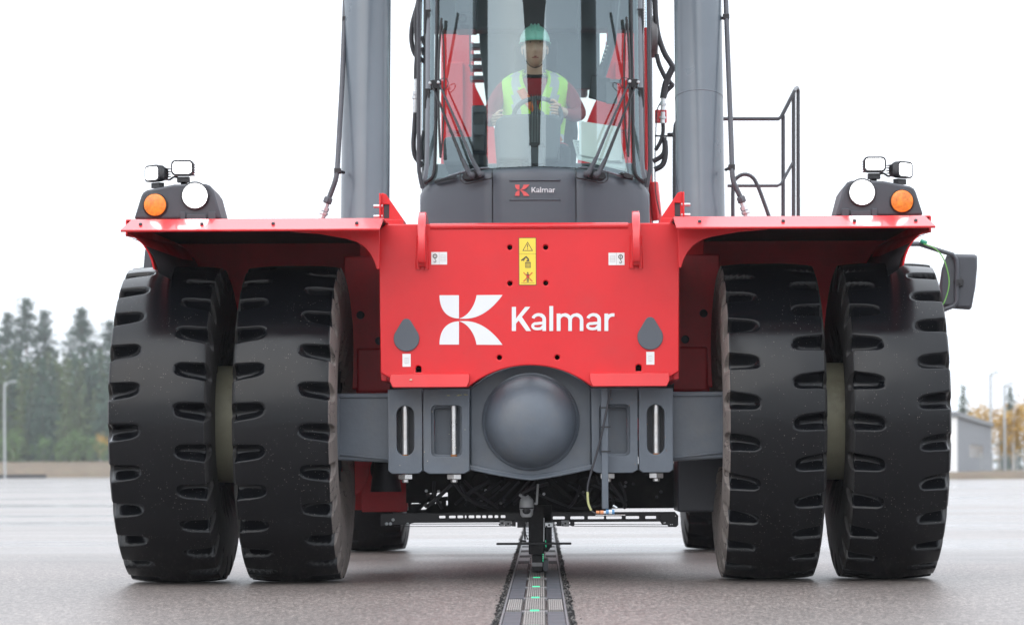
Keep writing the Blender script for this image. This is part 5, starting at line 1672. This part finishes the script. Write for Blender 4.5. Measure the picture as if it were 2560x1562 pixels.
# ------------------------------------------------------------------ mirrors
mi = lambda zx, zy, Y=2.1: P(1680 + zx / 2.424, 180 + zy / 2.424, Y)
ar = MB(); ar.tube([mi(1500, 1040), mi(1640, 1085), mi(1705, 1105), mi(1728, 1135), mi(1732, 1180), mi(1730, 1390), mi(1712, 1415), mi(1630, 1448)], .0125, 8)
mirror = ar.build('mirror_arm', TUBE, RS)
q0_ = mi(1500, 1040)
MB().tube([q0_, (1.4, 2.1, q0_.z), (.84, 2.1, q0_.z)], .014, 8).build('mirror_bracket', TUBE, mirror)
mo = [(1680, 1098), (1840, 1103), (1856, 1112), (1856, 1180), (1845, 1300), (1822, 1425), (1810, 1440), (1700, 1432), (1650, 1425), (1628, 1410), (1624, 1300), (1640, 1190), (1668, 1110)]
f0 = [mi(x, y, 2.14) for x, y in mo]; cx_ = sum(p.x for p in f0) / len(f0); cz_ = sum(p.z for p in f0) / len(f0)
f1 = [(cx_ + (p.x - cx_) * .96, 2.18, cz_ + (p.z - cz_) * .96) for p in f0]
fr = [(cx_ + (p.x - cx_) * .90, 2.118, cz_ + (p.z - cz_) * .90) for p in f0]
mm = MB(); mm.loft([tuple(p) for p in f0], f1); mm.loft(fr, [tuple(p) for p in f0])
mm.build('mirror_housing', DARKGREY, mirror, bevel=.006, weld=False)
c_ = mi(1748, 1272, 2.08)
MB().box(c_.x - .02, c_.x + .022, 2.085, 2.112, c_.z - .018, c_.z + .016).lathe((c_.x + .002, 2.085, c_.z - .002), (0, -1, 0), [(.008, 0), (.008, .006), (0, .007)], 8).lathe((c_.x, 2.117, c_.z + .004), (0, -1, 0), [(.03, 0), (.026, .008), (.012, .014)], 16).build('mirror_clamp', BLACK, mirror, weld=False)
MB().tube([mi(1530, 1040, 2.07), mi(1600, 1070, 2.07), mi(1650, 1130, 2.06), mi(1680, 1230, 2.06), mi(1682, 1300, 2.06), mi(1660, 1380, 2.06), mi(1632, 1430, 2.06)], .0032, 6, 5).build('mirror_cable', GREENCABLE, mirror)
MB().tube([mi(1510, 1022, 2.08), mi(1548, 1036, 2.08)], .012, 8).build('cable_plug', mat('green_plug', (.02, .25, .15), .4), mirror)
lm = [P(x, y, 2.1) for x, y in ((374, 606), (384, 640), (382, 672), (360, 672), (364, 625))]
MB().loft([tuple(p) for p in lm], [(p.x, p.y + .05, p.z) for p in lm]).build('mirror_housing', DARKGREY, RS, bevel=.006)

# ------------------------------------------------------------------ driver
SKIN = mat('skin', (0.70, 0.45, 0.34), 0.5, var=.06, vscale=14)
SLEEVE = mat('red_sleeve', (0.30, 0.02, 0.03), 0.75, var=.1, vscale=20)
TROUSER = mat('dark_trousers', (0.035, 0.037, 0.045), 0.8)
SHIRT = mat('red_shirt', (0.33, 0.015, 0.025), 0.75)
COLLAR = mat('black_collar', (0.015, 0.015, 0.017), 0.8)
HIVIS = mat('hi_vis_yellow', (0.55, 0.95, 0.07), 0.6, emit=None)
SILVER = mat('silver_reflective_tape', (0.55, 0.57, 0.58), 0.4)
BELT = mat('orange_belt', (0.85, 0.20, 0.05), 0.6)
HELMET = mat('mint_helmet_plastic', (0.40, 0.82, 0.70), 0.35)
HAIR = mat('short_dark_hair', (0.05, 0.035, 0.025), 0.8)
EYE = mat('dark_eye_line', (0.11, 0.055, 0.045), 0.6)  # dark line of the nearly closed eyes
LIPS = mat('lips', (0.38, 0.13, 0.11), 0.5)

DX, DY = 0.0, 3.62
driver = thing('person', 'driver in a mint green helmet and yellow hi-vis vest sitting at the steering wheel', 'person', (DX, DY, 2.02), R(2.5))


def V(x, y, z):
    return (x, y, z)


nodes = {}
vs = []; es = []; rs = []


def node(n, x, y, z, r, par=None, ry=None):
    nodes[n] = len(vs)
    vs.append((x, y, z)); rs.append((r, ry or r))
    if par is not None:
        es.append((nodes[par], nodes[n]))


# world coordinates relative to the seat root (0, 0, 0 = floor below the driver)
node('pelvis', 0, .16, .52, .135)
node('waist', 0, .17, .66, .125, 'pelvis')
node('chest', 0, .16, .84, .145, 'waist')
node('upper', 0, .14, .965, .125, 'chest')
node('neck0', 0, .12, 1.03, .062, 'upper')
node('neck1', 0, .095, 1.10, .054, 'neck0')
node('skull', 0, .085, 1.17, .060, 'neck1')
for sx, L_ in ((-1, 'l'), (1, 'r')):
    node('sh' + L_, sx * .155, .14, .985, .070, 'upper')
    node('sh2' + L_, sx * .205, .13, .965, .062, 'sh' + L_)
    if sx > 0:
        node('el' + L_, .285, .05, .80, .050, 'sh2' + L_)
        node('fa' + L_, .225, -.16, .765, .042, 'el' + L_)
        node('wr' + L_, .165, -.32, .762, .030, 'fa' + L_)
        node('pa' + L_, .135, -.385, .766, .033, 'wr' + L_)
    else:
        node('el' + L_, -.30, .06, .78, .050, 'sh2' + L_)
        node('fa' + L_, -.285, -.14, .735, .042, 'el' + L_)
        node('wr' + L_, -.27, -.27, .72, .030, 'fa' + L_)
        node('pa' + L_, -.262, -.335, .715, .033, 'wr' + L_)
    node('hp' + L_, sx * .10, .10, .50, .095, 'pelvis')
    node('kn' + L_, sx * .15, -.34, .535, .062, 'hp' + L_)
    node('sn' + L_, sx * .155, -.44, .30, .052, 'kn' + L_)
    node('an' + L_, sx * .155, -.46, .09, .040, 'sn' + L_)
    node('to' + L_, sx * .16, -.60, .05, .038, 'an' + L_)
me = bpy.data.meshes.new('tmp')
me.from_pydata(vs, es, [])
ob = bpy.data.objects.new('tmp', me); col.objects.link(ob)
sk = ob.modifiers.new('skin', 'SKIN')
for i, d in enumerate(ob.data.skin_vertices[0].data):
    d.radius = rs[i]; d.use_root = (i == 0)
sk.use_smooth_shade = True
ss = ob.modifiers.new('sub', 'SUBSURF'); ss.levels = 2; ss.render_levels = 2
dg = bpy.context.evaluated_depsgraph_get(); dg.update()
body_me = bpy.data.meshes.new_from_object(ob.evaluated_get(dg))
bpy.data.objects.remove(ob)
bmb = MB()
bmb.v = [tuple(v.co) for v in body_me.vertices]
for p in body_me.polygons:
    c = p.center
    bmb.f.append(tuple(p.vertices))
    m_ = 1
    if c.z > 1.055: m_ = 0
    elif c.z > 1.035 and abs(c.x) < .10: m_ = 4
    elif c.z < .56: m_ = 2
    elif abs(c.x) < .12 and c.z > .6: m_ = 3
    if c.y < -.325 and c.z > .65: m_ = 0
    if c.z < .12: m_ = 4
    bmb.m.append(m_)
# fingers closed round the rim / lever
for sx, (hx_, hy_, hz_), curl in ((1, (.125, -.405, .772), 1), (-1, (-.258, -.36, .712), 1)):
    bmb.mi = 0
    for k in range(4):
        ln = (.030, .034, .032, .026)[k]
        base = Vector((hx_ - sx * .000, hy_ + .005, hz_ + .026 - k * .018))
        d1 = Vector((-sx * .85, -.5, .05)).normalized(); d2 = Vector((-sx * .5, .85, .0)).normalized()
        p1 = base + d1 * ln; p2 = p1 + Vector((-sx * .3, -.9, -.15)).normalized() * ln * .8; p3 = p1 + (d2 * .55 + d1 * .4) * ln
        bmb.tube([base - d1 * .02, base, p1, p1 + (p3 - p1) * .6 + Vector((0, -.010, 0)), p3], [.0095, .009, .0085, .0078, .006], 8, 2)
    tb = Vector((hx_, hy_ + .02, hz_ + .030))
    bmb.tube([tb, tb + Vector((-sx * .022, -.004, .024)), tb + Vector((-sx * .045, -.012, .026))], [.011, .010, .007], 8, 3)
# head: one sculpted ellipsoid with face
n_ = 30
rows = []
HC = Vector((0, .055, 1.215))
hv = []


def face_pt(th, ph):
    # th from crown 0 to chin pi; ph 0 = front (-y)
    sx_, sy_, sz_ = .074, .096, .118
    d = Vector((math.sin(th) * math.sin(ph), -math.sin(th) * math.cos(ph), math.cos(th)))
    p = Vector((d.x * sx_, d.y * sy_, d.z * sz_))
    z = p.z
    # jaw narrows, chin comes forward
    if z < 0:
        k = -z / sz_
        p.x *= 1 - .28 * k * k
        if d.y < 0: p.y -= .016 * k * k * math.exp(-(p.x / .04) ** 2)
        else: p.y *= 1 - .25 * k
    if d.y < 0:
        g = lambda cx, cz, sx2, sz2: math.exp(-((p.x - cx) / sx2) ** 2 - ((z - cz) / sz2) ** 2)
        p.y -= .024 * g(0, -.024, .013, .017) + .012 * g(0, -.002, .009, .025)
        p.y += .011 * (g(.031, .010, .017, .012) + g(-.031, .010, .017, .012))
        p.y -= .006 * (g(.028, .028, .022, .007) + g(-.028, .028, .022, .007))
        p.y -= .005 * g(0, -.060, .022, .006) + .004 * g(0, -.070, .02, .006)
        p.y += .004 * g(0, -.0655, .022, .0022)
        p.y -= .005 * (g(.045, -.02, .018, .02) + g(-.045, -.02, .018, .02))
    return HC + p


b0 = len(bmb.v)
NTH, NPH = 44, 48
for i in range(NTH + 1):
    for k in range(NPH):
        bmb.v.append(tuple(face_pt(math.pi * i / NTH, 2 * math.pi * k / NPH)))
for i in range(NTH):
    for k in range(NPH):
        q = (b0 + i * NPH + k, b0 + (i + 1) * NPH + k, b0 + (i + 1) * NPH + (k + 1) % NPH, b0 + i * NPH + (k + 1) % NPH)
        c = sum((Vector(bmb.v[j]) for j in q), Vector()) / 4 - HC
        m_ = 0
        if c.y < 0:
            for ex_ in (-.031, .031):
                if ((c.x - ex_) / .016) ** 2 + ((c.z - .008) / .0036) ** 2 < 1: m_ = 6
                if ((c.x - ex_) / .021) ** 2 + ((c.z - .026 + abs(c.x - ex_) * .1) / .0035) ** 2 < 1: m_ = 5
            if (c.x / .024) ** 2 + ((c.z + .0655) / .0055) ** 2 < 1: m_ = 7
        if c.y > .01 and c.z > -.05 and abs(c.x) > .0: m_ = 5
        bmb.f.append(q); bmb.m.append(m_)
for sx in (-1, 1):
    bmb.mi = 0
    bmb.ball(HC + Vector((sx * .077, .012, -.005)), .03, 7, (.35, .6, 1.0))
body = bmb.build('body', [SKIN, SLEEVE, TROUSER, SHIRT, COLLAR, HAIR, EYE, LIPS], driver, ang=60, weld=False)
# helmet
hm = MB()
HH = HC + Vector((0, .0, .045))
rows = []
for i in range(13):
    th = (math.pi / 2) * i / 12
    rows.append([HH + Vector((math.sin(th) * .094 * math.sin(p_), -math.sin(th) * .118 * math.cos(p_), math.cos(th) * .108 - .004)) for p_ in [2 * math.pi * k / 40 for k in range(41)]])
hm.grid(rows)
brim = [HH + Vector(((.098 + .004) * math.sin(p_), -(.122 + .040 * max(0, math.cos(p_)) ** 1.5) * math.cos(p_), -.012)) for p_ in [2 * math.pi * k / 40 for k in range(41)]]
hm.grid([rows[-1], brim])
for k in (-1, 0, 1):
    hm.tube([HH + Vector((k * .022 + 0, -math.sin(t) * .118, math.cos(t) * .108 - .001)) for t in [R(a) for a in range(-60, 66, 10)]], .0055, 6)
hm.build('helmet', HELMET, driver, ang=50, weld=False, solid=.004)
MB().tube([HC + Vector((.078 * math.cos(t) * 1.0, -.0 - .02, -.005 - .0)) if False else HC + Vector((.074 * math.cos(t), -.045, -.01 - .115 * math.sin(t))) for t in [math.pi * i / 14 for i in range(15)]], .003, 5).build('chin_strap', COLLAR, driver)
# vest
vm = MB()
zs = [.56, .62, .68, .74, .80, .86, .92, .965, 1.0, 1.035, 1.065, 1.085]
aw = [.175, .178, .182, .190, .198, .208, .222, .228, .222, .195, .150, .092]
bd = [.150, .148, .150, .155, .160, .162, .156, .148, .135, .118, .100, .085]
gap = [0, 0, 0, 0, .03, .08, .14, .20, .26, .34, .46, .75]
NA = 56
vv = []
for z, a_, b_, g_ in zip(zs, aw, bd, gap):
    for k in range(NA + 1):
        t = g_ + (2 * math.pi - 2 * g_) * k / NA
        sq = lambda c: math.copysign(abs(c) ** .8, c)
        vv.append((a_ * sq(math.sin(t)), .155 - b_ * sq(math.cos(t)) * (1.0) - (.0), z))
o0 = len(vm.v); vm.v += vv
for i in range(len(zs) - 1):
    for k in range(NA):
        q = (o0 + i * (NA + 1) + k, o0 + i * (NA + 1) + k + 1, o0 + (i + 1) * (NA + 1) + k + 1, o0 + (i + 1) * (NA + 1) + k)
        c = sum((Vector(vv[j - o0]) for j in q), Vector()) / 4
        m_ = 0
        if .092 < abs(c.x) < .145 and c.y < .155: m_ = 1
        if .62 < c.z < .68: m_ = 1
        # leave arm holes open
        vm.f.append(q); vm.m.append(m_)
vm.build('vest', [HIVIS, SILVER], driver, ang=60, solid=.008)
# seat belt (part of the seat)
bp_ = [Vector((-.125, .10, 1.01)), Vector((-.10, .015, .965)), Vector((-.05, -.018, .88)), Vector((.03, -.020, .78)), Vector((.10, -.015, .70)), Vector((.15, .02, .62))]
bt = MB()
bs_ = smooth_path(bp_, 5)
rowsb = []
for i, p in enumerate(bs_):
    t = (bs_[min(i + 1, len(bs_) - 1)] - bs_[max(i - 1, 0)]).normalized()
    w = t.cross(Vector((0, -1, 0))).normalized()
    rowsb.append([p + w * .026 + Vector((DX, DY, 2.02)), p - w * .026 + Vector((DX, DY, 2.02))])
bt.grid(rowsb)
bt.build('seat_belt', BELT, cab, solid=.004)

# ------------------------------------------------------------------ laptop on the dash
Y_ = 2.98
lp_ = thing('laptop', 'silver laptop opened on the dashboard behind the right wiper', 'laptop', tuple(P(1500, 420, Y_)))
inv = -Vector(lp_.location)
k0 = [P(x, y, yy_) + inv for x, y, yy_ in ((1434, 349, 3.20), (1446, 394, 2.95), (1569, 424, 2.90), (1556, 360, 3.16))]
m = MB(); m.loft([tuple(p) for p in k0], [tuple(p + Vector((0, .0, -.012))) for p in k0]); m.build('keyboard_base', LAPTOP, lp_)
l0 = [P(x, y, yy_) + inv for x, y, yy_ in ((1449, 302, 2.98), (1450, 386, 2.96), (1558, 406, 2.95), (1553, 317, 2.97))]
m = MB(); m.loft([tuple(p) for p in l0], [tuple(p + Vector((0, .008, 0))) for p in l0]); m.build('lid', SCREENWHITE, lp_)
m = MB()
for r_i in range(5):
    for c_i in range(2):
        u = .05 + c_i * .05; v_ = .12 + r_i * .16
        p = k0[0] * (1 - v_) + k0[1] * v_ + (k0[3] - k0[0]) * u + Vector((0, -.003, .003))
        m.box(p.x - .006, p.x + .006, p.y - .006, p.y + .006, p.z, p.z + .003)
m.build('key', PRINTGREY, lp_, weld=False)
m = MB(); p = l0[1] * .25 + l0[2] * .75 + Vector((.012, -.004, -.004)); m.box(p.x - .04, p.x + .04, p.y - .006, p.y + .006, p.z - .004, p.z + .004); m.build('hinge', PRINTGREY, lp_)

# ------------------------------------------------------------------ background trees, lamps, building
BARK = mat('pine_bark', (0.13, 0.085, 0.06), 0.9, var=.3, vscale=3)
BIRCHBARK = mat('birch_bark', (0.5, 0.48, 0.45), 0.8, var=.3, vscale=2)


def leafmat(name, c, v=.35):
    m_ = mat(name, c, .7, spec=.2, var=v, vscale=.9)
    return m_


NEEDLE = leafmat('spruce_needles', (0.056, 0.095, 0.062))
PINEN = leafmat('pine_needles', (0.072, 0.105, 0.078))
YGREEN = leafmat('young_spruce_needles', (0.085, 0.118, 0.045))
YELLOWLEAF = leafmat('yellow_birch_leaves', (0.42, 0.25, 0.035))
GREENLEAF = leafmat('green_bush_leaves', (0.10, 0.17, 0.05))


def leafquad(m, c, sz, rn, droop=0.0, dirv=None):
    u = Vector((rn.gauss(0, 1), rn.gauss(0, 1), rn.gauss(0, .5)))
    if dirv is not None:
        u = dirv + u * .25
    u.normalize()
    w = u.cross(Vector((rn.gauss(0, 1), rn.gauss(0, 1), rn.gauss(0, 1))))
    if w.length < 1e-4: return
    w.normalize()
    a_ = u * sz; b_ = w * sz * rn.uniform(.35, .6)
    m.add([c - a_ * .5, c + b_ * .5, c + a_ * .6, c - b_ * .5], [(0, 1, 2, 3)])


def spruce_mesh(name, h, rad, seed, tiers=30, base=.04, leaf=.42, mt=None):
    rn = random.Random(seed); m = MB()
    for i in range(tiers):
        f = i / (tiers - 1)
        z = h * (base + (1 - base) * f) 
        rr_ = rad * (1 - f) ** .85 * rn.uniform(.75, 1.15) + .06
        nb = max(4, int(11 * (1 - f) + 4))
        for k in range(nb):
            a_ = 2 * math.pi * (k + rn.random()) / nb
            ln = rr_ * rn.uniform(.7, 1.15)
            d = Vector((math.cos(a_), math.sin(a_), -.28 - .25 * (1 - f)))
            ns_ = max(2, int(ln / .16))
            for j in range(ns_):
                t = (j + .6) / ns_
                c = Vector((0, 0, z)) + d * ln * t + Vector((rn.gauss(0, .07), rn.gauss(0, .07), rn.gauss(0, .05)))
                leafquad(m, c, leaf * rn.uniform(.7, 1.3), rn, dirv=d)
    return m.mesh(name, mt or NEEDLE, flat=True, weld=False)


def pine_mesh(name, h, seed, base=.45, rad=2.0, mt=None, density=1.0, leaf=.3):
    rn = random.Random(seed); m = MB()
    nbr = int(34 * density)
    for i in range(nbr):
        f = i / (nbr - 1)
        z = h * (base + (1 - base) * f) * 1.0
        env = rad * (math.sin(math.pi * min(1, .18 + .80 * f)) ** .8) * (1 - .55 * f) * rn.uniform(.55, 1.2) + .12
        for k in range(4 if f < .85 else 2):
            a_ = rn.uniform(0, 2 * math.pi)
            d = Vector((math.cos(a_), math.sin(a_), rn.uniform(-.05, .35)))
            tip = Vector((0, 0, z)) + d * env
            for j in range(int(30 * density)):
                t = rn.uniform(.35, 1.05)
                c = Vector((0, 0, z)) + d * env * t + Vector((rn.gauss(0, .24), rn.gauss(0, .24), rn.gauss(0, .13)))
                leafquad(m, c, leaf * rn.uniform(.6, 1.2), rn)
    for j in range(40):
        leafquad(m, Vector((rn.gauss(0, .12), rn.gauss(0, .12), h * (.97 + .04 * rn.random()))), .25, rn)
    return m.mesh(name, mt or PINEN, flat=True, weld=False)


def pine_trunk(name, h, r, seed, base=.3):
    rn = random.Random(seed); m = MB()
    m.tube([(0, 0, -.3), (rn.gauss(0, .05), 0, h * .5), (0, 0, h * .98)], [r, r * .15], 8, 4)
    for i in range(26):
        z = h * rn.uniform(base, .92); a_ = rn.uniform(0, 6.28); l = rn.uniform(.5, 1.4) * (1.1 - z / h * .7)
        m.tube([(0, 0, z), (math.cos(a_) * l, math.sin(a_) * l, z + rn.uniform(-.15, .3))], [.035, .012], 4)
    return m.mesh(name, BARK, weld=False)


def bush_mesh(name, h, rad, seed, mt, n=900, leaf=.26):
    rn = random.Random(seed); m = MB()
    cl_ = [(Vector((rn.gauss(0, rad * .45), rn.gauss(0, rad * .45), h * rn.uniform(.25, .92))), rn.uniform(.25, .5) * rad) for _ in range(16)]
    for i in range(n):
        c, r0_ = rn.choice(cl_)
        k = 1.1 - .6 * max(0, c.z / h - .5)
        p = c + Vector((rn.gauss(0, r0_ * .6 * k), rn.gauss(0, r0_ * .6 * k), rn.gauss(0, r0_ * .6)))
        leafquad(m, p, leaf * rn.uniform(.6, 1.3), rn)
    return m.mesh(name, mt, flat=True, weld=False)


def birch_trunk(name, h, seed):
    rn = random.Random(seed); m = MB()
    m.tube([(0, 0, -.2), (.05, 0, h * .5), (0, 0, h * .95)], [.09, .02], 6, 3)
    for i in range(14):
        z = h * rn.uniform(.25, .8); a_ = rn.uniform(0, 6.28)
        m.tube([(0, 0, z), (math.cos(a_) * .6, math.sin(a_) * .6, z + .7)], [.025, .008], 4)
    return m.mesh(name, BIRCHBARK, weld=False)


PINES = [(pine_mesh('crown', 14, 11, .42, 2.0), pine_trunk('trunk', 14, .17, 1)), (pine_mesh('crown', 14, 23, .50, 2.4, density=1.1), pine_trunk('trunk', 14, .19, 2, .4)), (pine_mesh('crown', 14, 37, .30, 1.7, density=1.1), pine_trunk('trunk', 14, .16, 3))]
SPRS = [(spruce_mesh('crown', 8, 1.5, 5), MB().tube([(0, 0, -.3), (0, 0, 7.8)], [.13, .02], 6).mesh('trunk', BARK)), (spruce_mesh('crown', 8, 1.25, 8, 26, mt=YGREEN), MB().tube([(0, 0, -.3), (0, 0, 7.8)], [.12, .02], 6).mesh('trunk', BARK)), (spruce_mesh('crown', 8, 1.7, 15, 32), MB().tube([(0, 0, -.3), (0, 0, 7.8)], [.13, .02], 6).mesh('trunk', BARK))]
BIRCH = [(bush_mesh('crown', 5, 1.5, 3, YELLOWLEAF), birch_trunk('trunk', 5, 4)), (bush_mesh('crown', 5, 1.3, 9, YELLOWLEAF), birch_trunk('trunk', 5, 6))]
BUSH = (bush_mesh('crown', 2.2, 1.0, 21, GREENLEAF, 500, .2), MB().tube([(0, 0, -.2), (0, 0, 1.5)], [.04, .01], 5).mesh('trunk', BARK))


def tree(name, kind, base, h, ref, label, cat='tree', group=None, rz=None, zb=0):
    t_ = thing(name, label, cat, (base[0], base[1], zb), rz if rz is not None else rnd.uniform(0, 6.28), group)
    t_.scale = (h / ref,) * 3
    link('crown', kind[0], t_); link('trunk', kind[1], t_)
    return t_


def at(px, py_top, Y, zb=1.3):
    p = P(px, py_top, Y)
    return (p.x, Y), p.z - zb


# tall pines, left, each against the sky
for px, pyt, Y, k, lab in ((-25, 800, 262, 1, 'broad pine cut off by the left edge of the picture'), (22, 786, 266, 2, 'dense tall pine at the far left beside the tallest one'), (66, 750, 258, 0, 'tallest slender pine left of the reach stacker'), (113, 780, 262, 2, 'tall pine standing just right of the tallest pine'), (205, 775, 256, 1, 'lone tall pine with a gap of sky on both sides'), (276, 806, 262, 0, 'tall pine half hidden behind the left outer tyre'), (330, 800, 262, 2, 'tall pine hidden behind the left outer tyre')):
    b_, h_ = at(px, pyt, Y)
    tree('pine_tree', PINES[k], b_, h_, 14, lab, group='tall pines of the wood on the left', zb=1.3)
rt = random.Random(12)
for row, (Y, ylo, yhi, n) in enumerate(((252, 866, 905, 17), (246, 880, 930, 17), (241, 900, 960, 16), (234, 930, 1020, 13))):
    for i in range(n):
        px = -60 + (i + rt.uniform(.2, .8)) * 400 / n
        b_, h_ = at(px, rt.uniform(ylo, yhi), Y + rt.uniform(-3, 3))
        k = rt.choice((0, 1, 2, 1))
        lab = ('dark green spruce in the dense wood left of the machine', 'yellowish green young spruce in the wood left of the machine', 'dark green spruce in the dense wood left of the machine')[k]
        tree('spruce_tree', SPRS[k], b_, h_, 8, lab, group='dark spruces of the wood on the left' if k != 1 else 'young spruces of the wood on the left', zb=1.3)
b_, h_ = at(252, 985, 229); tree('birch_tree', BIRCH[0], b_, h_ * .42, 5, 'small orange leaved tree at the edge of the left wood', zb=1.3)
for i, px in enumerate((35, 110, 150, 190, 232, 262)):
    b_, h_ = at(px, 1085 + (i % 3) * 12, 227)
    tree('bush', BUSH, b_, h_, 2.2, 'low bright green bush along the foot of the left wood', 'bush', 'low bushes below the left wood', zb=1.3)
# right side
b_, h_ = at(2410, 968, 175, .3); tree('spruce_tree', SPRS[0], b_, h_, 8, 'single dark spruce above the roof of the grey building', zb=.3)
b_, h_ = at(2527, 968, 190, .3); tree('spruce_tree', SPRS[2], b_, h_, 8, 'dark spruce behind the yellow birches at the right edge', zb=.3)
b_, h_ = at(2362, 1010, 180, .3); tree('spruce_tree', SPRS[1], b_, h_, 8, 'spruce behind the grey building beside the right outer tyre', zb=.3)
for px, pyt, Y, lab in ((2436, 1018, 165, 'yellow birch just right of the grey building'), (2462, 1008, 160, 'yellow birch left of the near lamp pole'), (2500, 1022, 162, 'yellow birch between the two lamp poles'), (2535, 1000, 158, 'tall yellow birch right of the lamp poles'), (2562, 996, 160, 'yellow birch cut by the right edge of the picture'), (2600, 1000, 160, 'yellow birch beyond the right edge of the picture')):
    b_, h_ = at(px, pyt, Y, .3)
    tree('birch_tree', BIRCH[int(px) % 2], b_, h_, 5, lab, group='yellow birches on the right', zb=.3)

POLE = mat('galvanised_pole', (0.42, 0.44, 0.45), 0.5, metal=.3, var=.08, vscale=2)


def lamp(px, pyt, Y, lab, reach, zb):
    p = P(px, pyt, Y); h_ = p.z - zb
    t_ = thing('street_lamp', lab, 'street lamp', (p.x, Y, zb), 0, 'street lamps round the yard')
    MB().tube([(0, 0, -.2), (0, 0, h_ * .9), (reach * .12, 0, h_ * .965), (reach * .5, 0, h_)], [.085, .05], 8, 4).build('pole', POLE, t_)
    x0, x1 = sorted((reach * .48, reach))
    MB().box(x0, x1, -.10, .10, h_ - .05, h_ + .06).build('lamp_head', POLE, t_, bevel=.03)


lamp(13, 953, 200, 'curved street lamp in front of the wood on the left', 1.0, 0)
lamp(2478, 930, 150, 'tall pale lamp pole right of the grey building', .5, .3)
lamp(2513, 958, 150, 'dark lamp pole with a flat head among the yellow birches', .55, .3)
# low kerb log at the edge of the yard
p0 = P(-30, 1189, 205); p1 = P(118, 1189, 205)
lg = thing('barrier_beam', 'dark beam lying along the far left edge of the yard', 'beam', (p1.x, 205, 0))
MB().box(p0.x - p1.x, 0, -.15, .15, 0.0, .30).build('beam', BLACKMATT, lg, bevel=.03)
# grey building
WALLG = mat('grey_sheet_wall', (0.22, 0.23, 0.25), 0.6, var=.05, vscale=1)
TRIMW = mat('white_trim', (0.75, 0.75, 0.75), 0.5)
WIN = mat('dark_window', (0.05, 0.055, 0.065), 0.15)
bld = thing('building', 'low grey sheet metal building with a white corner post right of the machine', 'building', (19.3, 116, .25), math.atan2(-7.2, 34))
bw = 36.0
MB().box(-7, 0, 0, bw, -.3, 2.75).build('wall', WALLG, bld)
MB().box(-7.2, .18, -.18, bw + .2, 2.75, 3.0).build('roof', mat('roof_edge_grey', (.16, .17, .18), .5), bld)
MB().box(-.22, .08, -.09, .22, -.3, 2.9).build('corner_post', TRIMW, bld)
MB().box(-7, -.23, -.06, -.002, -.3, 2.74).build('front_panel', TRIMW, bld)
pan = MB().box(.002, .035, .05, 1.05, -.2, 2.7).mesh('panel', WALLG)
for i in range(30):
    if not 9 <= i <= 20:
        o = link('panel', pan, bld); o.location = (0, 1 + i * 1.15, 0)
up = MB().box(.002, .035, .05, 1.05, 1.55, 2.7).box(.002, .035, .05, 1.05, -.2, .75).mesh('panel', WALLG)
fr_ = MB().box(.002, .03, .05, 1.05, .80, 1.5).mesh('window', WIN)
for i in range(9, 21):
    o = link('panel', up, bld); o.location = (0, 1 + i * 1.15, 0)
    o = link('window', fr_, bld); o.location = (0, 1 + i * 1.15, 0)
# fence
fx0, fx1 = P(2452, 1180, 128).x, P(2640, 1180, 128).x
fn = thing('fence', 'light wire mesh fence in front of the yellow birches', 'fence', (fx0, 128, .25))
n_p = 6
post = MB().cyl((0, 0, -.2), (0, 0, 1.05), .03, n=8).mesh('post', POLE)
for i in range(n_p + 1):
    o = link('post', post, fn); o.location = ((fx1 - fx0) * i / n_p, 0, 0)
w = MB()
for i in range(int((fx1 - fx0) / .06)):
    w.box(i * .06 - .004, i * .06 + .004, -.004, .004, 0.02, 1.0)
for j in range(9):
    w.box(0, fx1 - fx0, -.006, -.0045, .05 + j * .118, .06 + j * .118)
mo_ = w.build('wire_mesh', POLE, fn, weld=False); mo_['kind'] = 'stuff'

# ------------------------------------------------------------------ misty air
HAZE = bpy.data.materials.new('mist'); HAZE.use_nodes = True
t = HAZE.node_tree; t.nodes.clear()
o_ = t.nodes.new('ShaderNodeOutputMaterial')
vp = t.nodes.new('ShaderNodeVolumePrincipled')
vp.inputs['Color'].default_value = (.92, .95, 1.0, 1)
vp.inputs['Density'].default_value = 0.00045
t.links.new(vp.outputs[0], o_.inputs['Volume'])
hzb = MB().box(-450, 450, -450, 450, -1.2, 21).build('haze', HAZE, flat=True)
hzb['kind'] = 'stuff'
